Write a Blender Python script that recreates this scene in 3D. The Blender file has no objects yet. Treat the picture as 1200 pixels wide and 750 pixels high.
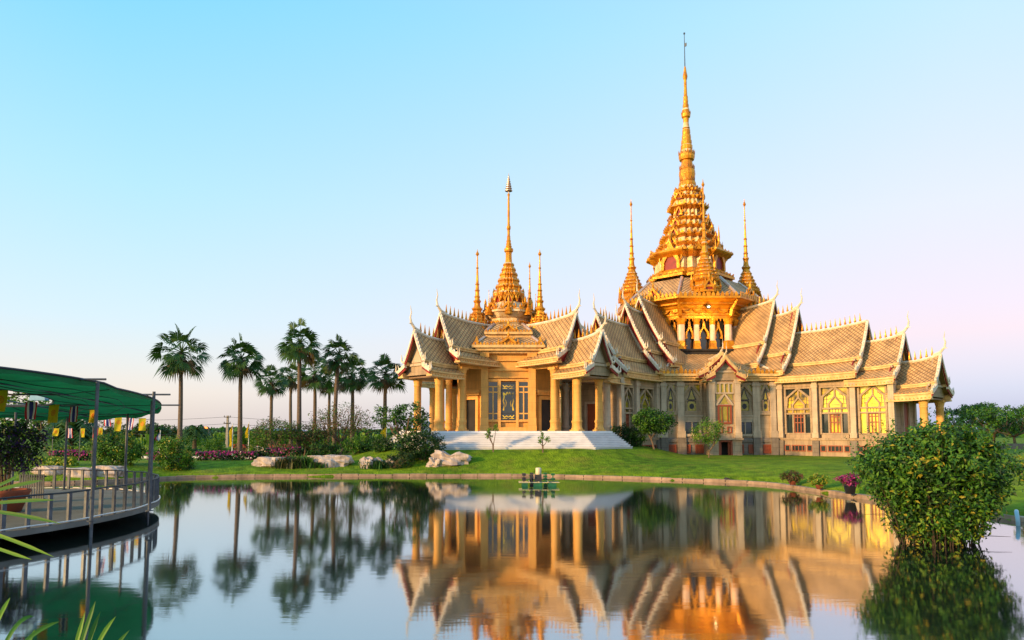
import bpy, math, random
from mathutils import Vector, Matrix, noise
R = math.radians
rad = math.radians
sc = bpy.context.scene
C = sc.collection
rng = random.Random(7)

# ------------------------------------------------------------------ camera
FPX, PITCH, CZ = 827.0, rad(4.5), 3.0
PY0 = 505.0 - FPX * math.tan(PITCH)      # row of the principal point
cam = bpy.data.cameras.new('camera')
cam.sensor_width = 36.0
cam.lens = 36.0 * FPX / 1200.0
cam.shift_y = (PY0 - 375.0) / 1200.0
cam.clip_start = 0.1
cam.clip_end = 9000.0
camo = bpy.data.objects.new('camera', cam)
C.objects.link(camo)
camo.location = (0, 0, CZ)
camo.rotation_euler = (rad(90) + PITCH, 0, 0)
sc.camera = camo

# ------------------------------------------------------------------ sky and sun
SUN_EL = rad(13.0)
SUN_DIR = Vector((-0.80, -0.60, 0)).normalized() * math.cos(SUN_EL) + Vector((0, 0, math.sin(SUN_EL)))
w = bpy.data.worlds.new('World')
sc.world = w
w.use_nodes = True
nt = w.node_tree
nt.nodes.clear()
def wn(t, **k):
    n = nt.nodes.new(t)
    for a, b in k.items():
        setattr(n, a, b)
    return n
sky = wn('ShaderNodeTexSky')
sky.sky_type = 'NISHITA'
sky.sun_disc = False
sky.sun_elevation = SUN_EL
sky.sun_rotation = math.atan2(SUN_DIR.x, SUN_DIR.y)
sky.air_density = 1.0
sky.dust_density = 2.0
tc = wn('ShaderNodeTexCoord')
sep = wn('ShaderNodeSeparateXYZ')
nt.links.new(tc.outputs['Generated'], sep.inputs[0])
def ramp(stops):
    n = wn('ShaderNodeValToRGB')
    cr = n.color_ramp
    while len(cr.elements) < len(stops):
        cr.elements.new(0.5)
    for e, (p, c) in zip(cr.elements, stops):
        e.position = p
        e.color = (c[0], c[1], c[2], 1)
    return n
def lin(r, g, b):
    f = lambda v: (v / 255.0 / 12.92) if v <= 10 else ((v / 255.0 + 0.055) / 1.055) ** 2.4
    return (f(r), f(g), f(b))
# dawn air: warm white towards the left of the view, lilac towards the right, clear cyan overhead
left = ramp([(0.0, lin(226, 212, 208)), (0.05, lin(238, 226, 220)), (0.14, lin(212, 232, 244)), (0.30, lin(180, 231, 252)), (0.52, lin(124, 217, 251)), (1.0, lin(80, 168, 236))])
right = ramp([(0.0, lin(176, 186, 226)), (0.05, lin(196, 198, 232)), (0.12, lin(236, 206, 220)), (0.27, lin(226, 225, 244)), (0.50, lin(192, 232, 252)), (1.0, lin(110, 186, 238))])
for n in (left, right):
    nt.links.new(sep.outputs['Z'], n.inputs[0])
mr = wn('ShaderNodeMapRange')
mr.inputs['From Min'].default_value = -0.45
mr.inputs['From Max'].default_value = 0.5
nt.links.new(sep.outputs['X'], mr.inputs['Value'])
mx = wn('ShaderNodeMix', data_type='RGBA')
nt.links.new(mr.outputs[0], mx.inputs['Factor'])
nt.links.new(left.outputs[0], mx.inputs['A'])
nt.links.new(right.outputs[0], mx.inputs['B'])
bg1 = wn('ShaderNodeBackground')
bg1.inputs['Strength'].default_value = 0.78
nt.links.new(mx.outputs['Result'], bg1.inputs['Color'])
bg2 = wn('ShaderNodeBackground')
bg2.inputs['Strength'].default_value = 0.05
nt.links.new(sky.outputs[0], bg2.inputs['Color'])
add = wn('ShaderNodeAddShader')
nt.links.new(bg1.outputs[0], add.inputs[0])
nt.links.new(bg2.outputs[0], add.inputs[1])
wo = wn('ShaderNodeOutputWorld')
nt.links.new(add.outputs[0], wo.inputs['Surface'])

sun = bpy.data.lights.new('sun', 'SUN')
sun.energy = 5.0   # low warm sun
sun.angle = rad(4.0)
sun.color = (1.0, 0.60, 0.25)
suno = bpy.data.objects.new('sun', sun)
C.objects.link(suno)
suno.rotation_euler = SUN_DIR.to_track_quat('Z', 'Y').to_euler()

sc.view_settings.view_transform = 'Standard'
sc.view_settings.look = 'None'
sc.view_settings.exposure = 0.25
sc.view_settings.gamma = 1.0
sc.render.engine = 'CYCLES'
sc.cycles.use_denoising = True
sc.cycles.max_bounces = 6
sc.cycles.transparent_max_bounces = 6
sc.cycles.caustics_reflective = False
sc.cycles.caustics_refractive = False

# ------------------------------------------------------------------ helpers
CP, SP = math.cos(PITCH), math.sin(PITCH)
def ray(px, py):
    a = (px - 600) / FPX
    b = (PY0 - py) / FPX
    return Vector((a, CP - b * SP, SP + b * CP))
def at(px, py, Y):
    d = ray(px, py)
    return Vector((0, 0, CZ)) + d * (Y / d.y)
def onz(px, py, z):
    d = ray(px, py)
    return Vector((0, 0, CZ)) + d * ((z - CZ) / d.z)

class MB:
    """collects shapes and links them as one mesh object"""
    def __init__(s, M=None):
        s.v, s.f, s.m, s.uv, s.sm = [], [], [], [], []
        s.M = M or Matrix.Identity(4)
        s.mi = 0
        s.smooth = False
    def add(s, vs, fs, uvs=None):
        o = len(s.v)
        M = s.M
        s.v += [tuple(M @ Vector(p)) for p in vs]
        for i, f in enumerate(fs):
            s.f.append([o + k for k in f])
            s.m.append(s.mi)
            s.sm.append(s.smooth)
            s.uv.append(uvs[i] if uvs else None)
    def box(s, c, d, rz=0.0, taper=1.0):
        x, y, z = d[0] / 2, d[1] / 2, d[2] / 2
        cs, sn = math.cos(rz), math.sin(rz)
        P = []
        for zz in (-z, z):
            k = taper if zz > 0 else 1.0
            for (a, b) in ((-x, -y), (x, -y), (x, y), (-x, y)):
                a, b = a * k, b * k
                P.append((c[0] + a * cs - b * sn, c[1] + a * sn + b * cs, c[2] + zz))
        s.add(P, [(3, 2, 1, 0), (4, 5, 6, 7), (0, 1, 5, 4), (1, 2, 6, 5), (2, 3, 7, 6), (3, 0, 4, 7)])
    def bx(s, x0, x1, y0, y1, z0, z1):
        s.box(((x0 + x1) / 2, (y0 + y1) / 2, (z0 + z1) / 2), (x1 - x0, y1 - y0, z1 - z0))
    def loft(s, plan, prof, c=(0, 0), rot=0.0, cap=True):
        n = len(plan)
        cs, sn = math.cos(rot), math.sin(rot)
        P = []
        for (r, z) in prof:
            for (a, b) in plan:
                P.append((c[0] + r * (a * cs - b * sn), c[1] + r * (a * sn + b * cs), z))
        F = []
        for i in range(len(prof) - 1):
            for j in range(n):
                k = (j + 1) % n
                F.append((i * n + j, i * n + k, (i + 1) * n + k, (i + 1) * n + j))
        if cap:
            F.append(tuple(range(n - 1, -1, -1)))
            F.append(tuple((len(prof) - 1) * n + j for j in range(n)))
        s.add(P, F)
    def tube(s, pts, rs, n=6, cap=True):
        pts = [Vector(p) for p in pts]
        if not isinstance(rs, (list, tuple)):
            rs = [rs] * len(pts)
        P, F = [], []
        up = None
        for i, p in enumerate(pts):
            t = (pts[min(i + 1, len(pts) - 1)] - pts[max(i - 1, 0)]).normalized()
            if up is None:
                up = Vector((0, 0, 1)) if abs(t.z) < 0.9 else Vector((1, 0, 0))
            a = t.cross(up)
            if a.length < 1e-5:
                a = t.cross(Vector((0, 1, 0)))
            a.normalize()
            b = a.cross(t)
            up = b
            for j in range(n):
                q = 2 * math.pi * j / n
                P.append(p + (a * math.cos(q) + b * math.sin(q)) * rs[i])
        for i in range(len(pts) - 1):
            for j in range(n):
                k = (j + 1) % n
                F.append((i * n + j, i * n + k, (i + 1) * n + k, (i + 1) * n + j))
        if cap:
            F.append(tuple(range(n - 1, -1, -1)))
            F.append(tuple((len(pts) - 1) * n + j for j in range(n)))
        s.add(P, F)
    def prism(s, poly, axis, a0, a1):
        """extrude a 2-D polygon; axis 'x': poly is (y,z); axis 'y': (x,z); axis 'z': (x,y)"""
        n = len(poly)
        mk = {'x': lambda p, a: (a, p[0], p[1]), 'y': lambda p, a: (p[0], a, p[1]), 'z': lambda p, a: (p[0], p[1], a)}[axis]
        P = [mk(p, a0) for p in poly] + [mk(p, a1) for p in poly]
        F = [tuple(range(n - 1, -1, -1)), tuple(range(n, 2 * n))]
        F += [(j, (j + 1) % n, n + (j + 1) % n, n + j) for j in range(n)]
        s.add(P, F)
    def build(s, name, mats, parent=None, loc=None, fixn=True):
        me = bpy.data.meshes.new(name)
        me.from_pydata(s.v, [], s.f)
        if not isinstance(mats, (list, tuple)):
            mats = [mats]
        for m in mats:
            me.materials.append(m)
        me.polygons.foreach_set('material_index', s.m)
        me.polygons.foreach_set('use_smooth', s.sm)
        if any(u is not None for u in s.uv):
            ul = me.uv_layers.new(name='UVMap')
            for p, u in zip(me.polygons, s.uv):
                if u:
                    for li, q in zip(p.loop_indices, u):
                        ul.data[li].uv = q
        if fixn:
            import bmesh
            bm = bmesh.new()
            bm.from_mesh(me)
            bmesh.ops.recalc_face_normals(bm, faces=bm.faces)
            bm.to_mesh(me)
            bm.free()
        me.update()
        o = bpy.data.objects.new(name, me)
        C.objects.link(o)
        if parent:
            o.parent = parent
        if loc is not None:
            o.location = loc
        return o

def tag(o, label, cat, group=None, kind=None):
    if label:
        o['label'] = label
    if cat:
        o['category'] = cat
    if group:
        o['group'] = group
    if kind:
        o['kind'] = kind
    return o
def thing(name, label, cat, loc=(0, 0, 0), rz=0.0, group=None):
    o = bpy.data.objects.new(name, None)
    C.objects.link(o)
    o.location = loc
    o.rotation_euler = (0, 0, rz)
    o.empty_display_size = 0.3
    return tag(o, label, cat, group)
def dup(root, loc, rz, label, group=None, scale=None):
    r = root.copy()
    C.objects.link(r)
    r.location = loc
    r.rotation_euler = (0, 0, rz)
    if scale:
        r.scale = scale if isinstance(scale, (tuple, list)) else (scale,) * 3
    r['label'] = label
    if group:
        r['group'] = group
    for ch in list(root.children):
        c = ch.copy()
        C.objects.link(c)
        c.parent = r
        for g in list(ch.children):
            d = g.copy()
            C.objects.link(d)
            d.parent = c
    return r

def circ(n, ph=0.0):
    return [(math.cos(2 * math.pi * i / n + ph), math.sin(2 * math.pi * i / n + ph)) for i in range(n)]
def octa():
    k = 1 / math.cos(math.pi / 8)     # unit apothem, faces on the axes and diagonals
    return [(k * math.cos(math.pi / 8 + i * math.pi / 4), k * math.sin(math.pi / 8 + i * math.pi / 4)) for i in range(8)]
OCT = octa()
_q = [(1, .42), (.84, .42), (.84, .62), (.62, .62), (.62, .84), (.42, .84), (.42, 1)]
RED = []
for k in range(4):
    cs, sn = [(1, 0), (0, 1), (-1, 0), (0, -1)][k]
    RED += [(a * cs - b * sn, a * sn + b * cs) for (a, b) in _q]

# ------------------------------------------------------------------ materials
def newmat(name):
    m = bpy.data.materials.new(name)
    m.use_nodes = True
    t = m.node_tree
    return m, t, t.nodes['Principled BSDF']
def nd(t, typ, **k):
    n = t.nodes.new(typ)
    for a, b in k.items():
        setattr(n, a, b)
    return n
def pmat(name, c1, c2=None, scale=3.0, rough=0.7, metal=0.0, bump=0.0, bscale=None, detail=5.0, spec=None, stretch=None, stain=None, emit=None, trans=0.0, joints=None):
    m, t, b = newmat(name)
    b.inputs['Roughness'].default_value = rough
    b.inputs['Metallic'].default_value = metal
    if spec is not None:
        b.inputs['Specular IOR Level'].default_value = spec
    c2 = c2 or tuple(x * 0.75 for x in c1)
    tc = nd(t, 'ShaderNodeTexCoord')
    src = tc.outputs['Object']
    if stretch:
        mp = nd(t, 'ShaderNodeMapping')
        mp.inputs['Scale'].default_value = stretch
        t.links.new(src, mp.inputs[0])
        src = mp.outputs[0]
    nz = nd(t, 'ShaderNodeTexNoise')
    nz.inputs['Scale'].default_value = scale
    nz.inputs['Detail'].default_value = detail
    t.links.new(src, nz.inputs['Vector'])
    rp = nd(t, 'ShaderNodeValToRGB')
    rp.color_ramp.elements[0].position = 0.32
    rp.color_ramp.elements[0].color = (*c2, 1)
    rp.color_ramp.elements[1].position = 0.66
    rp.color_ramp.elements[1].color = (*c1, 1)
    t.links.new(nz.outputs['Fac'], rp.inputs[0])
    col = rp.outputs[0]
    if stain:                                   # vertical rain streaks and dirt
        mp = nd(t, 'ShaderNodeMapping')
        mp.inputs['Scale'].default_value = (2.2, 2.2, 0.35)
        t.links.new(tc.outputs['Object'], mp.inputs[0])
        n2 = nd(t, 'ShaderNodeTexNoise')
        n2.inputs['Scale'].default_value = 1.6
        n2.inputs['Detail'].default_value = 8
        t.links.new(mp.outputs[0], n2.inputs['Vector'])
        r2 = nd(t, 'ShaderNodeValToRGB')
        r2.color_ramp.elements[0].position = 0.45
        r2.color_ramp.elements[0].color = (0, 0, 0, 1)
        r2.color_ramp.elements[1].position = 0.72
        r2.color_ramp.elements[1].color = (1, 1, 1, 1)
        t.links.new(n2.outputs['Fac'], r2.inputs[0])
        mx = nd(t, 'ShaderNodeMix', data_type='RGBA')
        mx.inputs['B'].default_value = (*stain, 1)
        ml = nd(t, 'ShaderNodeMath', operation='MULTIPLY')
        ml.inputs[1].default_value = 0.55
        t.links.new(r2.outputs[0], ml.inputs[0])
        t.links.new(ml.outputs[0], mx.inputs['Factor'])
        t.links.new(col, mx.inputs['A'])
        col = mx.outputs['Result']
    if joints:                                  # masonry joints; x+y runs along every wall of the plan
        sx = nd(t, 'ShaderNodeSeparateXYZ')
        t.links.new(tc.outputs['Object'], sx.inputs[0])
        ad = nd(t, 'ShaderNodeMath', operation='ADD')
        t.links.new(sx.outputs['X'], ad.inputs[0])
        t.links.new(sx.outputs['Y'], ad.inputs[1])
        cb = nd(t, 'ShaderNodeCombineXYZ')
        t.links.new(ad.outputs[0], cb.inputs['X'])
        t.links.new(sx.outputs['Z'], cb.inputs['Y'])
        bk = nd(t, 'ShaderNodeTexBrick')
        bk.inputs['Scale'].default_value = 1.0
        bk.inputs['Brick Width'].default_value = joints[0]
        bk.inputs['Row Height'].default_value = joints[1]
        bk.inputs['Mortar Size'].default_value = .018
        bk.inputs['Mortar Smooth'].default_value = .5
        bk.inputs['Color1'].default_value = (1, 1, 1, 1)
        bk.inputs['Color2'].default_value = (.86, .85, .83, 1)
        bk.inputs['Mortar'].default_value = (.58, .55, .52, 1)
        t.links.new(cb.outputs[0], bk.inputs['Vector'])
        mj = nd(t, 'ShaderNodeMix', data_type='RGBA', blend_type='MULTIPLY')
        mj.inputs['Factor'].default_value = joints[2]
        t.links.new(col, mj.inputs['A'])
        t.links.new(bk.outputs['Color'], mj.inputs['B'])
        col = mj.outputs['Result']
    t.links.new(col, b.inputs['Base Color'])
    if emit:
        t.links.new(col, b.inputs['Emission Color'])
        b.inputs['Emission Strength'].default_value = emit
    if bump:
        n3 = nd(t, 'ShaderNodeTexNoise')
        n3.inputs['Scale'].default_value = bscale or scale * 4
        n3.inputs['Detail'].default_value = 6
        t.links.new(src, n3.inputs['Vector'])
        bp = nd(t, 'ShaderNodeBump')
        bp.inputs['Strength'].default_value = bump
        bp.inputs['Distance'].default_value = 0.05
        t.links.new(n3.outputs['Fac'], bp.inputs['Height'])
        t.links.new(bp.outputs[0], b.inputs['Normal'])
    if trans:                                   # thin leaves let light through
        out = t.nodes['Material Output']
        tr = nd(t, 'ShaderNodeBsdfTranslucent')
        t.links.new(col, tr.inputs['Color'])
        ms = nd(t, 'ShaderNodeMixShader')
        ms.inputs[0].default_value = trans
        t.links.new(b.outputs[0], ms.inputs[1])
        t.links.new(tr.outputs[0], ms.inputs[2])
        t.links.new(ms.outputs[0], out.inputs['Surface'])
    return m

def tile_mat(name, c1, c2, mortar, size):
    m, t, b = newmat(name)
    uv = nd(t, 'ShaderNodeUVMap')
    mp = nd(t, 'ShaderNodeMapping')
    mp.inputs['Rotation'].default_value = (0, 0, rad(45))
    t.links.new(uv.outputs[0], mp.inputs[0])
    br = nd(t, 'ShaderNodeTexBrick')
    br.offset = 0.0
    br.inputs['Scale'].default_value = 1.0
    br.inputs['Brick Width'].default_value = size
    br.inputs['Row Height'].default_value = size
    br.inputs['Mortar Size'].default_value = size * 0.15
    br.inputs['Mortar Smooth'].default_value = 0.4
    br.inputs['Color1'].default_value = (*c1, 1)
    br.inputs['Color2'].default_value = (*c2, 1)
    br.inputs['Mortar'].default_value = (*mortar, 1)
    t.links.new(mp.outputs[0], br.inputs['Vector'])
    tc = nd(t, 'ShaderNodeTexCoord')
    nz = nd(t, 'ShaderNodeTexNoise')
    nz.inputs['Scale'].default_value = 0.9
    nz.inputs['Detail'].default_value = 7
    t.links.new(tc.outputs['Object'], nz.inputs['Vector'])
    rp = nd(t, 'ShaderNodeValToRGB')
    rp.color_ramp.elements[0].position = 0.3
    rp.color_ramp.elements[0].color = (.62, .60, .58, 1)
    rp.color_ramp.elements[1].position = 0.65
    rp.color_ramp.elements[1].color = (1.08, 1.05, 1.0, 1)
    t.links.new(nz.outputs['Fac'], rp.inputs[0])
    mx = nd(t, 'ShaderNodeMix', data_type='RGBA', blend_type='MULTIPLY')
    mx.inputs['Factor'].default_value = 1.0
    t.links.new(br.outputs['Color'], mx.inputs['A'])
    t.links.new(rp.outputs[0], mx.inputs['B'])
    t.links.new(mx.outputs['Result'], b.inputs['Base Color'])
    bp = nd(t, 'ShaderNodeBump')
    bp.invert = True
    bp.inputs['Strength'].default_value = 0.6
    bp.inputs['Distance'].default_value = 0.03
    t.links.new(br.outputs['Fac'], bp.inputs['Height'])
    t.links.new(bp.outputs[0], b.inputs['Normal'])
    b.inputs['Roughness'].default_value = 0.55
    return m

M = {}
M['tile'] = tile_mat('roof_tile', (.68, .435, .195), (.58, .36, .145), (.25, .15, .07), 0.27)
M['cream'] = pmat('cream_moulding', (.80, .53, .22), (.66, .40, .14), 1.4, .6, bump=.2, bscale=9, stain=(.30, .19, .09))
M['pav'] = pmat('ochre_stucco', (.80, .43, .105), (.70, .36, .08), .8, .75, bump=.12, bscale=14, stain=(.48, .25, .06), joints=(1.4, .62, .55))
M['stone'] = pmat('grey_stone', (.49, .36, .225), (.37, .27, .17), .9, .85, bump=.3, bscale=10, stain=(.17, .14, .11), joints=(1.1, .5, .8))
M['stone_pale'] = pmat('pale_stone', (.60, .48, .34), (.47, .37, .26), 1.1, .8, bump=.25, bscale=12, stain=(.26, .20, .15), joints=(.9, .7, .5))
M['plinth'] = pmat('plinth_stone', (.25, .21, .17), (.18, .15, .12), 1.5, .9, bump=.4, bscale=9, stain=(.12, .10, .08), joints=(.9, .4, .9))
M['gold'] = pmat('gilding', (.82, .37, .018), (.54, .18, .008), 1.8, .38, .42, bump=.7, bscale=7)
M['gold2'] = pmat('worn_gilding', (.68, .27, .02), (.30, .09, .008), 2.4, .45, .35, bump=.8, bscale=8)
M['plaster'] = pmat('gilded_plaster', (.78, .62, .40), (.66, .38, .12), 2.2, .5, .1, bump=.3, bscale=8)
M['pink'] = pmat('pink_marble', (.74, .52, .40), (.60, .38, .26), 2.0, .4, bump=.1)
M['white'] = pmat('white_trim', (.80, .72, .60), (.62, .50, .34), 3.0, .55, bump=.3, bscale=14)
M['silver'] = pmat('mirror_mosaic', (.72, .56, .46), (.50, .34, .26), 6.0, .3, .5)
M['red'] = pmat('red_lacquer', (.30, .014, .012), (.16, .008, .008), 2.0, .5)
M['marble'] = pmat('white_marble', (.76, .76, .76), (.66, .66, .67), 1.6, .35, bump=.05)
M['riser_shade'] = pmat('marble_riser_shaded', (.60, .61, .64), (.48, .49, .52), 1.6, .4)  # same marble, greyer: shade below each nosing is put into the colour
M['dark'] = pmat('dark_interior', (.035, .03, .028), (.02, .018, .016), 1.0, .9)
M['ceiling'] = pmat('ceiling_paint', (.26, .16, .09), (.20, .12, .06), 1.0, .8)
M['timber'] = pmat('red_timber', (.33, .075, .025), (.22, .045, .015), 4.0, .55, stretch=(6, 6, .6))
M['glass'] = pmat('dark_glass', (.03, .045, .05), (.02, .03, .035), 1.0, .06, spec=.9)
M['yglass'] = pmat('yellow_glass', (.42, .33, .02), (.24, .20, .015), 3.0, .15, spec=.7)
M['yglass_dull'] = pmat('dull_glass', (.16, .14, .02), (.05, .05, .02), 1.5, .2, spec=.6)
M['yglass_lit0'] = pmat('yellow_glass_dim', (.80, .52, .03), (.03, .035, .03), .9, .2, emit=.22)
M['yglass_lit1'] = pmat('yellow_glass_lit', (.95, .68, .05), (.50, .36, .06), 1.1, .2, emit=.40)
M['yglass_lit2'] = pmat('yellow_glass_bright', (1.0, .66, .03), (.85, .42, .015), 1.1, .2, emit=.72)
M['metal'] = pmat('grey_pipe', (.105, .125, .15), (.06, .07, .085), 5.0, .45, .5)
M['metal_dark'] = pmat('dark_steel', (.05, .05, .055), (.03, .03, .032), 4.0, .5, .3)
M['concrete'] = pmat('deck_concrete', (.20, .20, .185), (.14, .14, .125), 1.2, .8, bump=.2, bscale=8, stain=(.15, .14, .12))
M['kerb'] = pmat('kerb_concrete', (.42, .30, .21), (.24, .17, .115), 1.8, .85, bump=.4, bscale=8, stain=(.16, .12, .08))
M['rock'] = pmat('pale_rock', (.60, .50, .42), (.33, .27, .24), 1.3, .85, bump=.8, bscale=3.5, stain=(.10, .085, .09))
M['trunk'] = pmat('palm_trunk', (.16, .12, .09), (.10, .075, .055), 4.0, .9, bump=.8, bscale=6, stretch=(1, 1, 5))
M['bark'] = pmat('bark', (.19, .13, .085), (.11, .075, .05), 5.0, .9, bump=.6, stretch=(2, 2, .5))
M['stem_dark'] = pmat('dark_stem', (.065, .045, .03), (.035, .025, .018), 5.0, .9)
M['pole'] = pmat('concrete_pole', (.34, .32, .28), (.25, .23, .20), 3.0, .85)
def leafm(name, c1, c2, sc_=1.5, tr=.3):
    return pmat(name, c1, c2, sc_, .5, trans=tr, spec=.35)
M['palm'] = leafm('palm_leaf', (.055, .135, .022), (.032, .085, .016), 1.2)
M['palm_dry'] = leafm('dry_palm_leaf', (.17, .12, .05), (.10, .065, .028), 1.2)
M['lf1'] = leafm('leaf_green', (.060, .19, .016), (.038, .125, .012), .9)
M['lf2'] = leafm('leaf_light', (.14, .30, .02), (.10, .23, .016), .9)
M['lf3'] = leafm('leaf_dark', (.024, .075, .012), (.014, .045, .009), .9)
M['lf4'] = leafm('leaf_yellow', (.42, .36, .03), (.28, .26, .02), .9)
M['lf5'] = leafm('leaf_olive', (.11, .105, .03), (.07, .065, .022), .9)
M['lf6'] = leafm('leaf_lime', (.22, .33, .03), (.13, .25, .02), .9)
M['lf7'] = leafm('leaf_russet', (.19, .085, .04), (.11, .055, .03), .9)
M['mag'] = leafm('magenta_petal', (.46, .03, .24), (.28, .02, .14), 3)
M['wpet'] = leafm('white_petal', (.75, .66, .52), (.60, .48, .34), 3)
M['vio'] = leafm('violet_petal', (.085, .03, .20), (.045, .02, .12), 3)
M['soil'] = pmat('soil', (.10, .07, .045), (.06, .04, .028), 4, .95)
M['terracotta'] = pmat('terracotta', (.30, .085, .04), (.21, .055, .03), 4, .8)
M['blackpot'] = pmat('black_plastic', (.03, .028, .03), (.02, .02, .02), 4, .5)
M['yellow'] = pmat('yellow_cloth', (.80, .62, .02), (.70, .50, .015), 5, .8, trans=.5)
M['orange'] = pmat('orange_print', (.80, .28, .01), (.70, .20, .01), 5, .8)
M['fred'] = pmat('red_cloth', (.55, .02, .035), (.45, .015, .025), 5, .8)
M['fwhite'] = pmat('white_cloth', (.78, .77, .78), (.68, .67, .70), 5, .8)
M['fblue'] = pmat('blue_cloth', (.03, .04, .26), (.02, .03, .18), 5, .8)
M['net'] = pmat('green_shade_net', (.006, .24, .075), (.004, .17, .05), 1.2, .7, trans=.45, bump=.3, bscale=3)
M['cyan'] = pmat('blue_plastic', (.35, .58, .68), (.28, .50, .60), 4, .35)
M['gplas'] = pmat('green_plastic', (.012, .15, .05), (.008, .09, .03), 6, .4)
M['ivory'] = pmat('ivory_plastic', (.70, .62, .42), (.60, .52, .34), 5, .45)
M['whitep'] = pmat('white_paint', (.78, .78, .77), (.68, .68, .68), 2, .5)
M['bulb'] = pmat('lamp_glow', (1, .75, .35), (1, .7, .3), 1, .5, emit=6)
M['bulb_o'] = pmat('street_lamp_glow', (1, .25, .05), (1, .2, .04), 1, .5, emit=3)
# ------------------------------------------------------------------ pond and ground
HX, HY = 18.9, 74.25          # hall centre
PX, PY = -0.3, 62.0           # pavilion centre
shore_px = [(-160, 569), (60, 567.5), (140, 565), (205, 560.5), (300, 559), (420, 558.5), (640, 558.5), (730, 561), (850, 565.5), (905, 568), (930, 572.5), (980, 580), (1025, 587), (1100, 597), (1173, 607), (1260, 621)]
SHORE = [onz(x, y, 0.0).xy for x, y in shore_px]
POND = [tuple(p) for p in SHORE] + [(24, 17), (22, 10), (14, 7.2), (0, 6.6), (-12, 7.0), (-30, 11), (-44, 22)]
def seg_d(px, py, a, b):
    ax, ay = a
    bx_, by = b
    dx, dy = bx_ - ax, by - ay
    t = max(0, min(1, ((px - ax) * dx + (py - ay) * dy) / (dx * dx + dy * dy + 1e-9)))
    return math.hypot(px - ax - t * dx, py - ay - t * dy)
def inside(px, py):
    c = False
    n = len(POND)
    for i in range(n):
        x1, y1 = POND[i]
        x2, y2 = POND[(i + 1) % n]
        if (y1 > py) != (y2 > py) and px < (x2 - x1) * (py - y1) / (y2 - y1) + x1:
            c = not c
    return c
def sstep(t):
    t = max(0.0, min(1.0, t))
    return t * t * (3 - 2 * t)
def ground_z(x, y):
    d = min(seg_d(x, y, POND[i], POND[(i + 1) % len(POND)]) for i in range(len(POND)))
    if inside(x, y):
        return -0.55 - 0.5 * sstep(d / 2.0)
    rho = math.hypot(x - PX, y - PY)
    T = 0.84 + 0.88 * sstep((16.0 - rho) / 5.0)
    if y > 95:
        T = 0.84 - 0.3 * sstep((y - 95) / 60)
    if y < 30 and x < 14 and y < 8:
        T = 0.9
    und = 0.05 * math.sin(x * .31) * math.sin(y * .27 + 1)
    h = 0.22 + (T + und - 0.22) * sstep(d / 5.5) ** .8
    return h
def spread(lo, hi, step, far):
    a = []
    v = lo
    while v <= hi:
        a.append(v)
        v += step
    s = step
    v = a[-1]
    while v < far:
        s *= 1.45
        v += s
        a.append(v)
    s = step
    v = lo
    pre = []
    while v > -far:
        s *= 1.45
        v -= s
        pre.append(v)
    return pre[::-1] + a
gx = spread(-46, 52, 0.9, 4000)
gy = spread(0, 96, 0.9, 5000)
GV, GF = [], []
for y in gy:
    for x in gx:
        if -60 < x < 70 and -20 < y < 200:
            z = ground_z(x, y)
        else:
            z = 0.54
        GV.append((x, y, z))
nx = len(gx)
for j in range(len(gy) - 1):
    for i in range(nx - 1):
        GF.append((j * nx + i, j * nx + i + 1, (j + 1) * nx + i + 1, (j + 1) * nx + i))
def grass_mat():
    m, t, b = newmat('lawn_grass')
    tc = nd(t, 'ShaderNodeTexCoord')
    def noi(s, det, lo, hi, c0, c1, st=None):
        src = tc.outputs['Object']
        if st:
            mp = nd(t, 'ShaderNodeMapping')
            mp.inputs['Scale'].default_value = st
            t.links.new(src, mp.inputs[0])
            src = mp.outputs[0]
        n = nd(t, 'ShaderNodeTexNoise')
        n.inputs['Scale'].default_value = s
        n.inputs['Detail'].default_value = det
        t.links.new(src, n.inputs['Vector'])
        r = nd(t, 'ShaderNodeValToRGB')
        r.color_ramp.elements[0].position = lo
        r.color_ramp.elements[0].color = (*c0, 1)
        r.color_ramp.elements[1].position = hi
        r.color_ramp.elements[1].color = (*c1, 1)
        t.links.new(n.outputs['Fac'], r.inputs[0])
        return n, r
    n1, r1 = noi(.16, 6, .35, .65, (.10, .205, .008), (.18, .285, .010))
    n2, r2 = noi(1.6, 9, .34, .68, (.50, .56, .45), (1.22, 1.16, 1.0))
    n3, r3 = noi(.55, 5, .52, .72, (0, 0, 0), (1, 1, 1))
    mx = nd(t, 'ShaderNodeMix', data_type='RGBA', blend_type='MULTIPLY')
    mx.inputs['Factor'].default_value = 1
    t.links.new(r1.outputs[0], mx.inputs['A'])
    t.links.new(r2.outputs[0], mx.inputs['B'])
    m2 = nd(t, 'ShaderNodeMix', data_type='RGBA')
    t.links.new(r3.outputs[0], m2.inputs['Factor'])
    t.links.new(mx.outputs['Result'], m2.inputs['A'])
    m2.inputs['B'].default_value = (.24, .22, .03, 1)
    ml = nd(t, 'ShaderNodeMath', operation='MULTIPLY')
    ml.inputs[1].default_value = .55
    t.links.new(r3.outputs[0], ml.inputs[0])
    t.links.new(ml.outputs[0], m2.inputs['Factor'])
    t.links.new(m2.outputs['Result'], b.inputs['Base Color'])
    b.inputs['Roughness'].default_value = .9
    b.inputs['Specular IOR Level'].default_value = .15
    n4, r4 = noi(9, 6, .3, .7, (0, 0, 0), (1, 1, 1), (1, .5, 1))
    bp = nd(t, 'ShaderNodeBump')
    bp.inputs['Strength'].default_value = .9
    bp.inputs['Distance'].default_value = .12
    t.links.new(n4.outputs['Fac'], bp.inputs['Height'])
    t.links.new(bp.outputs[0], b.inputs['Normal'])
    return m
mb = MB()
mb.smooth = True
mb.add(GV, GF)
tag(mb.build('ground', grass_mat(), fixn=False), None, None, kind='structure')

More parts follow.
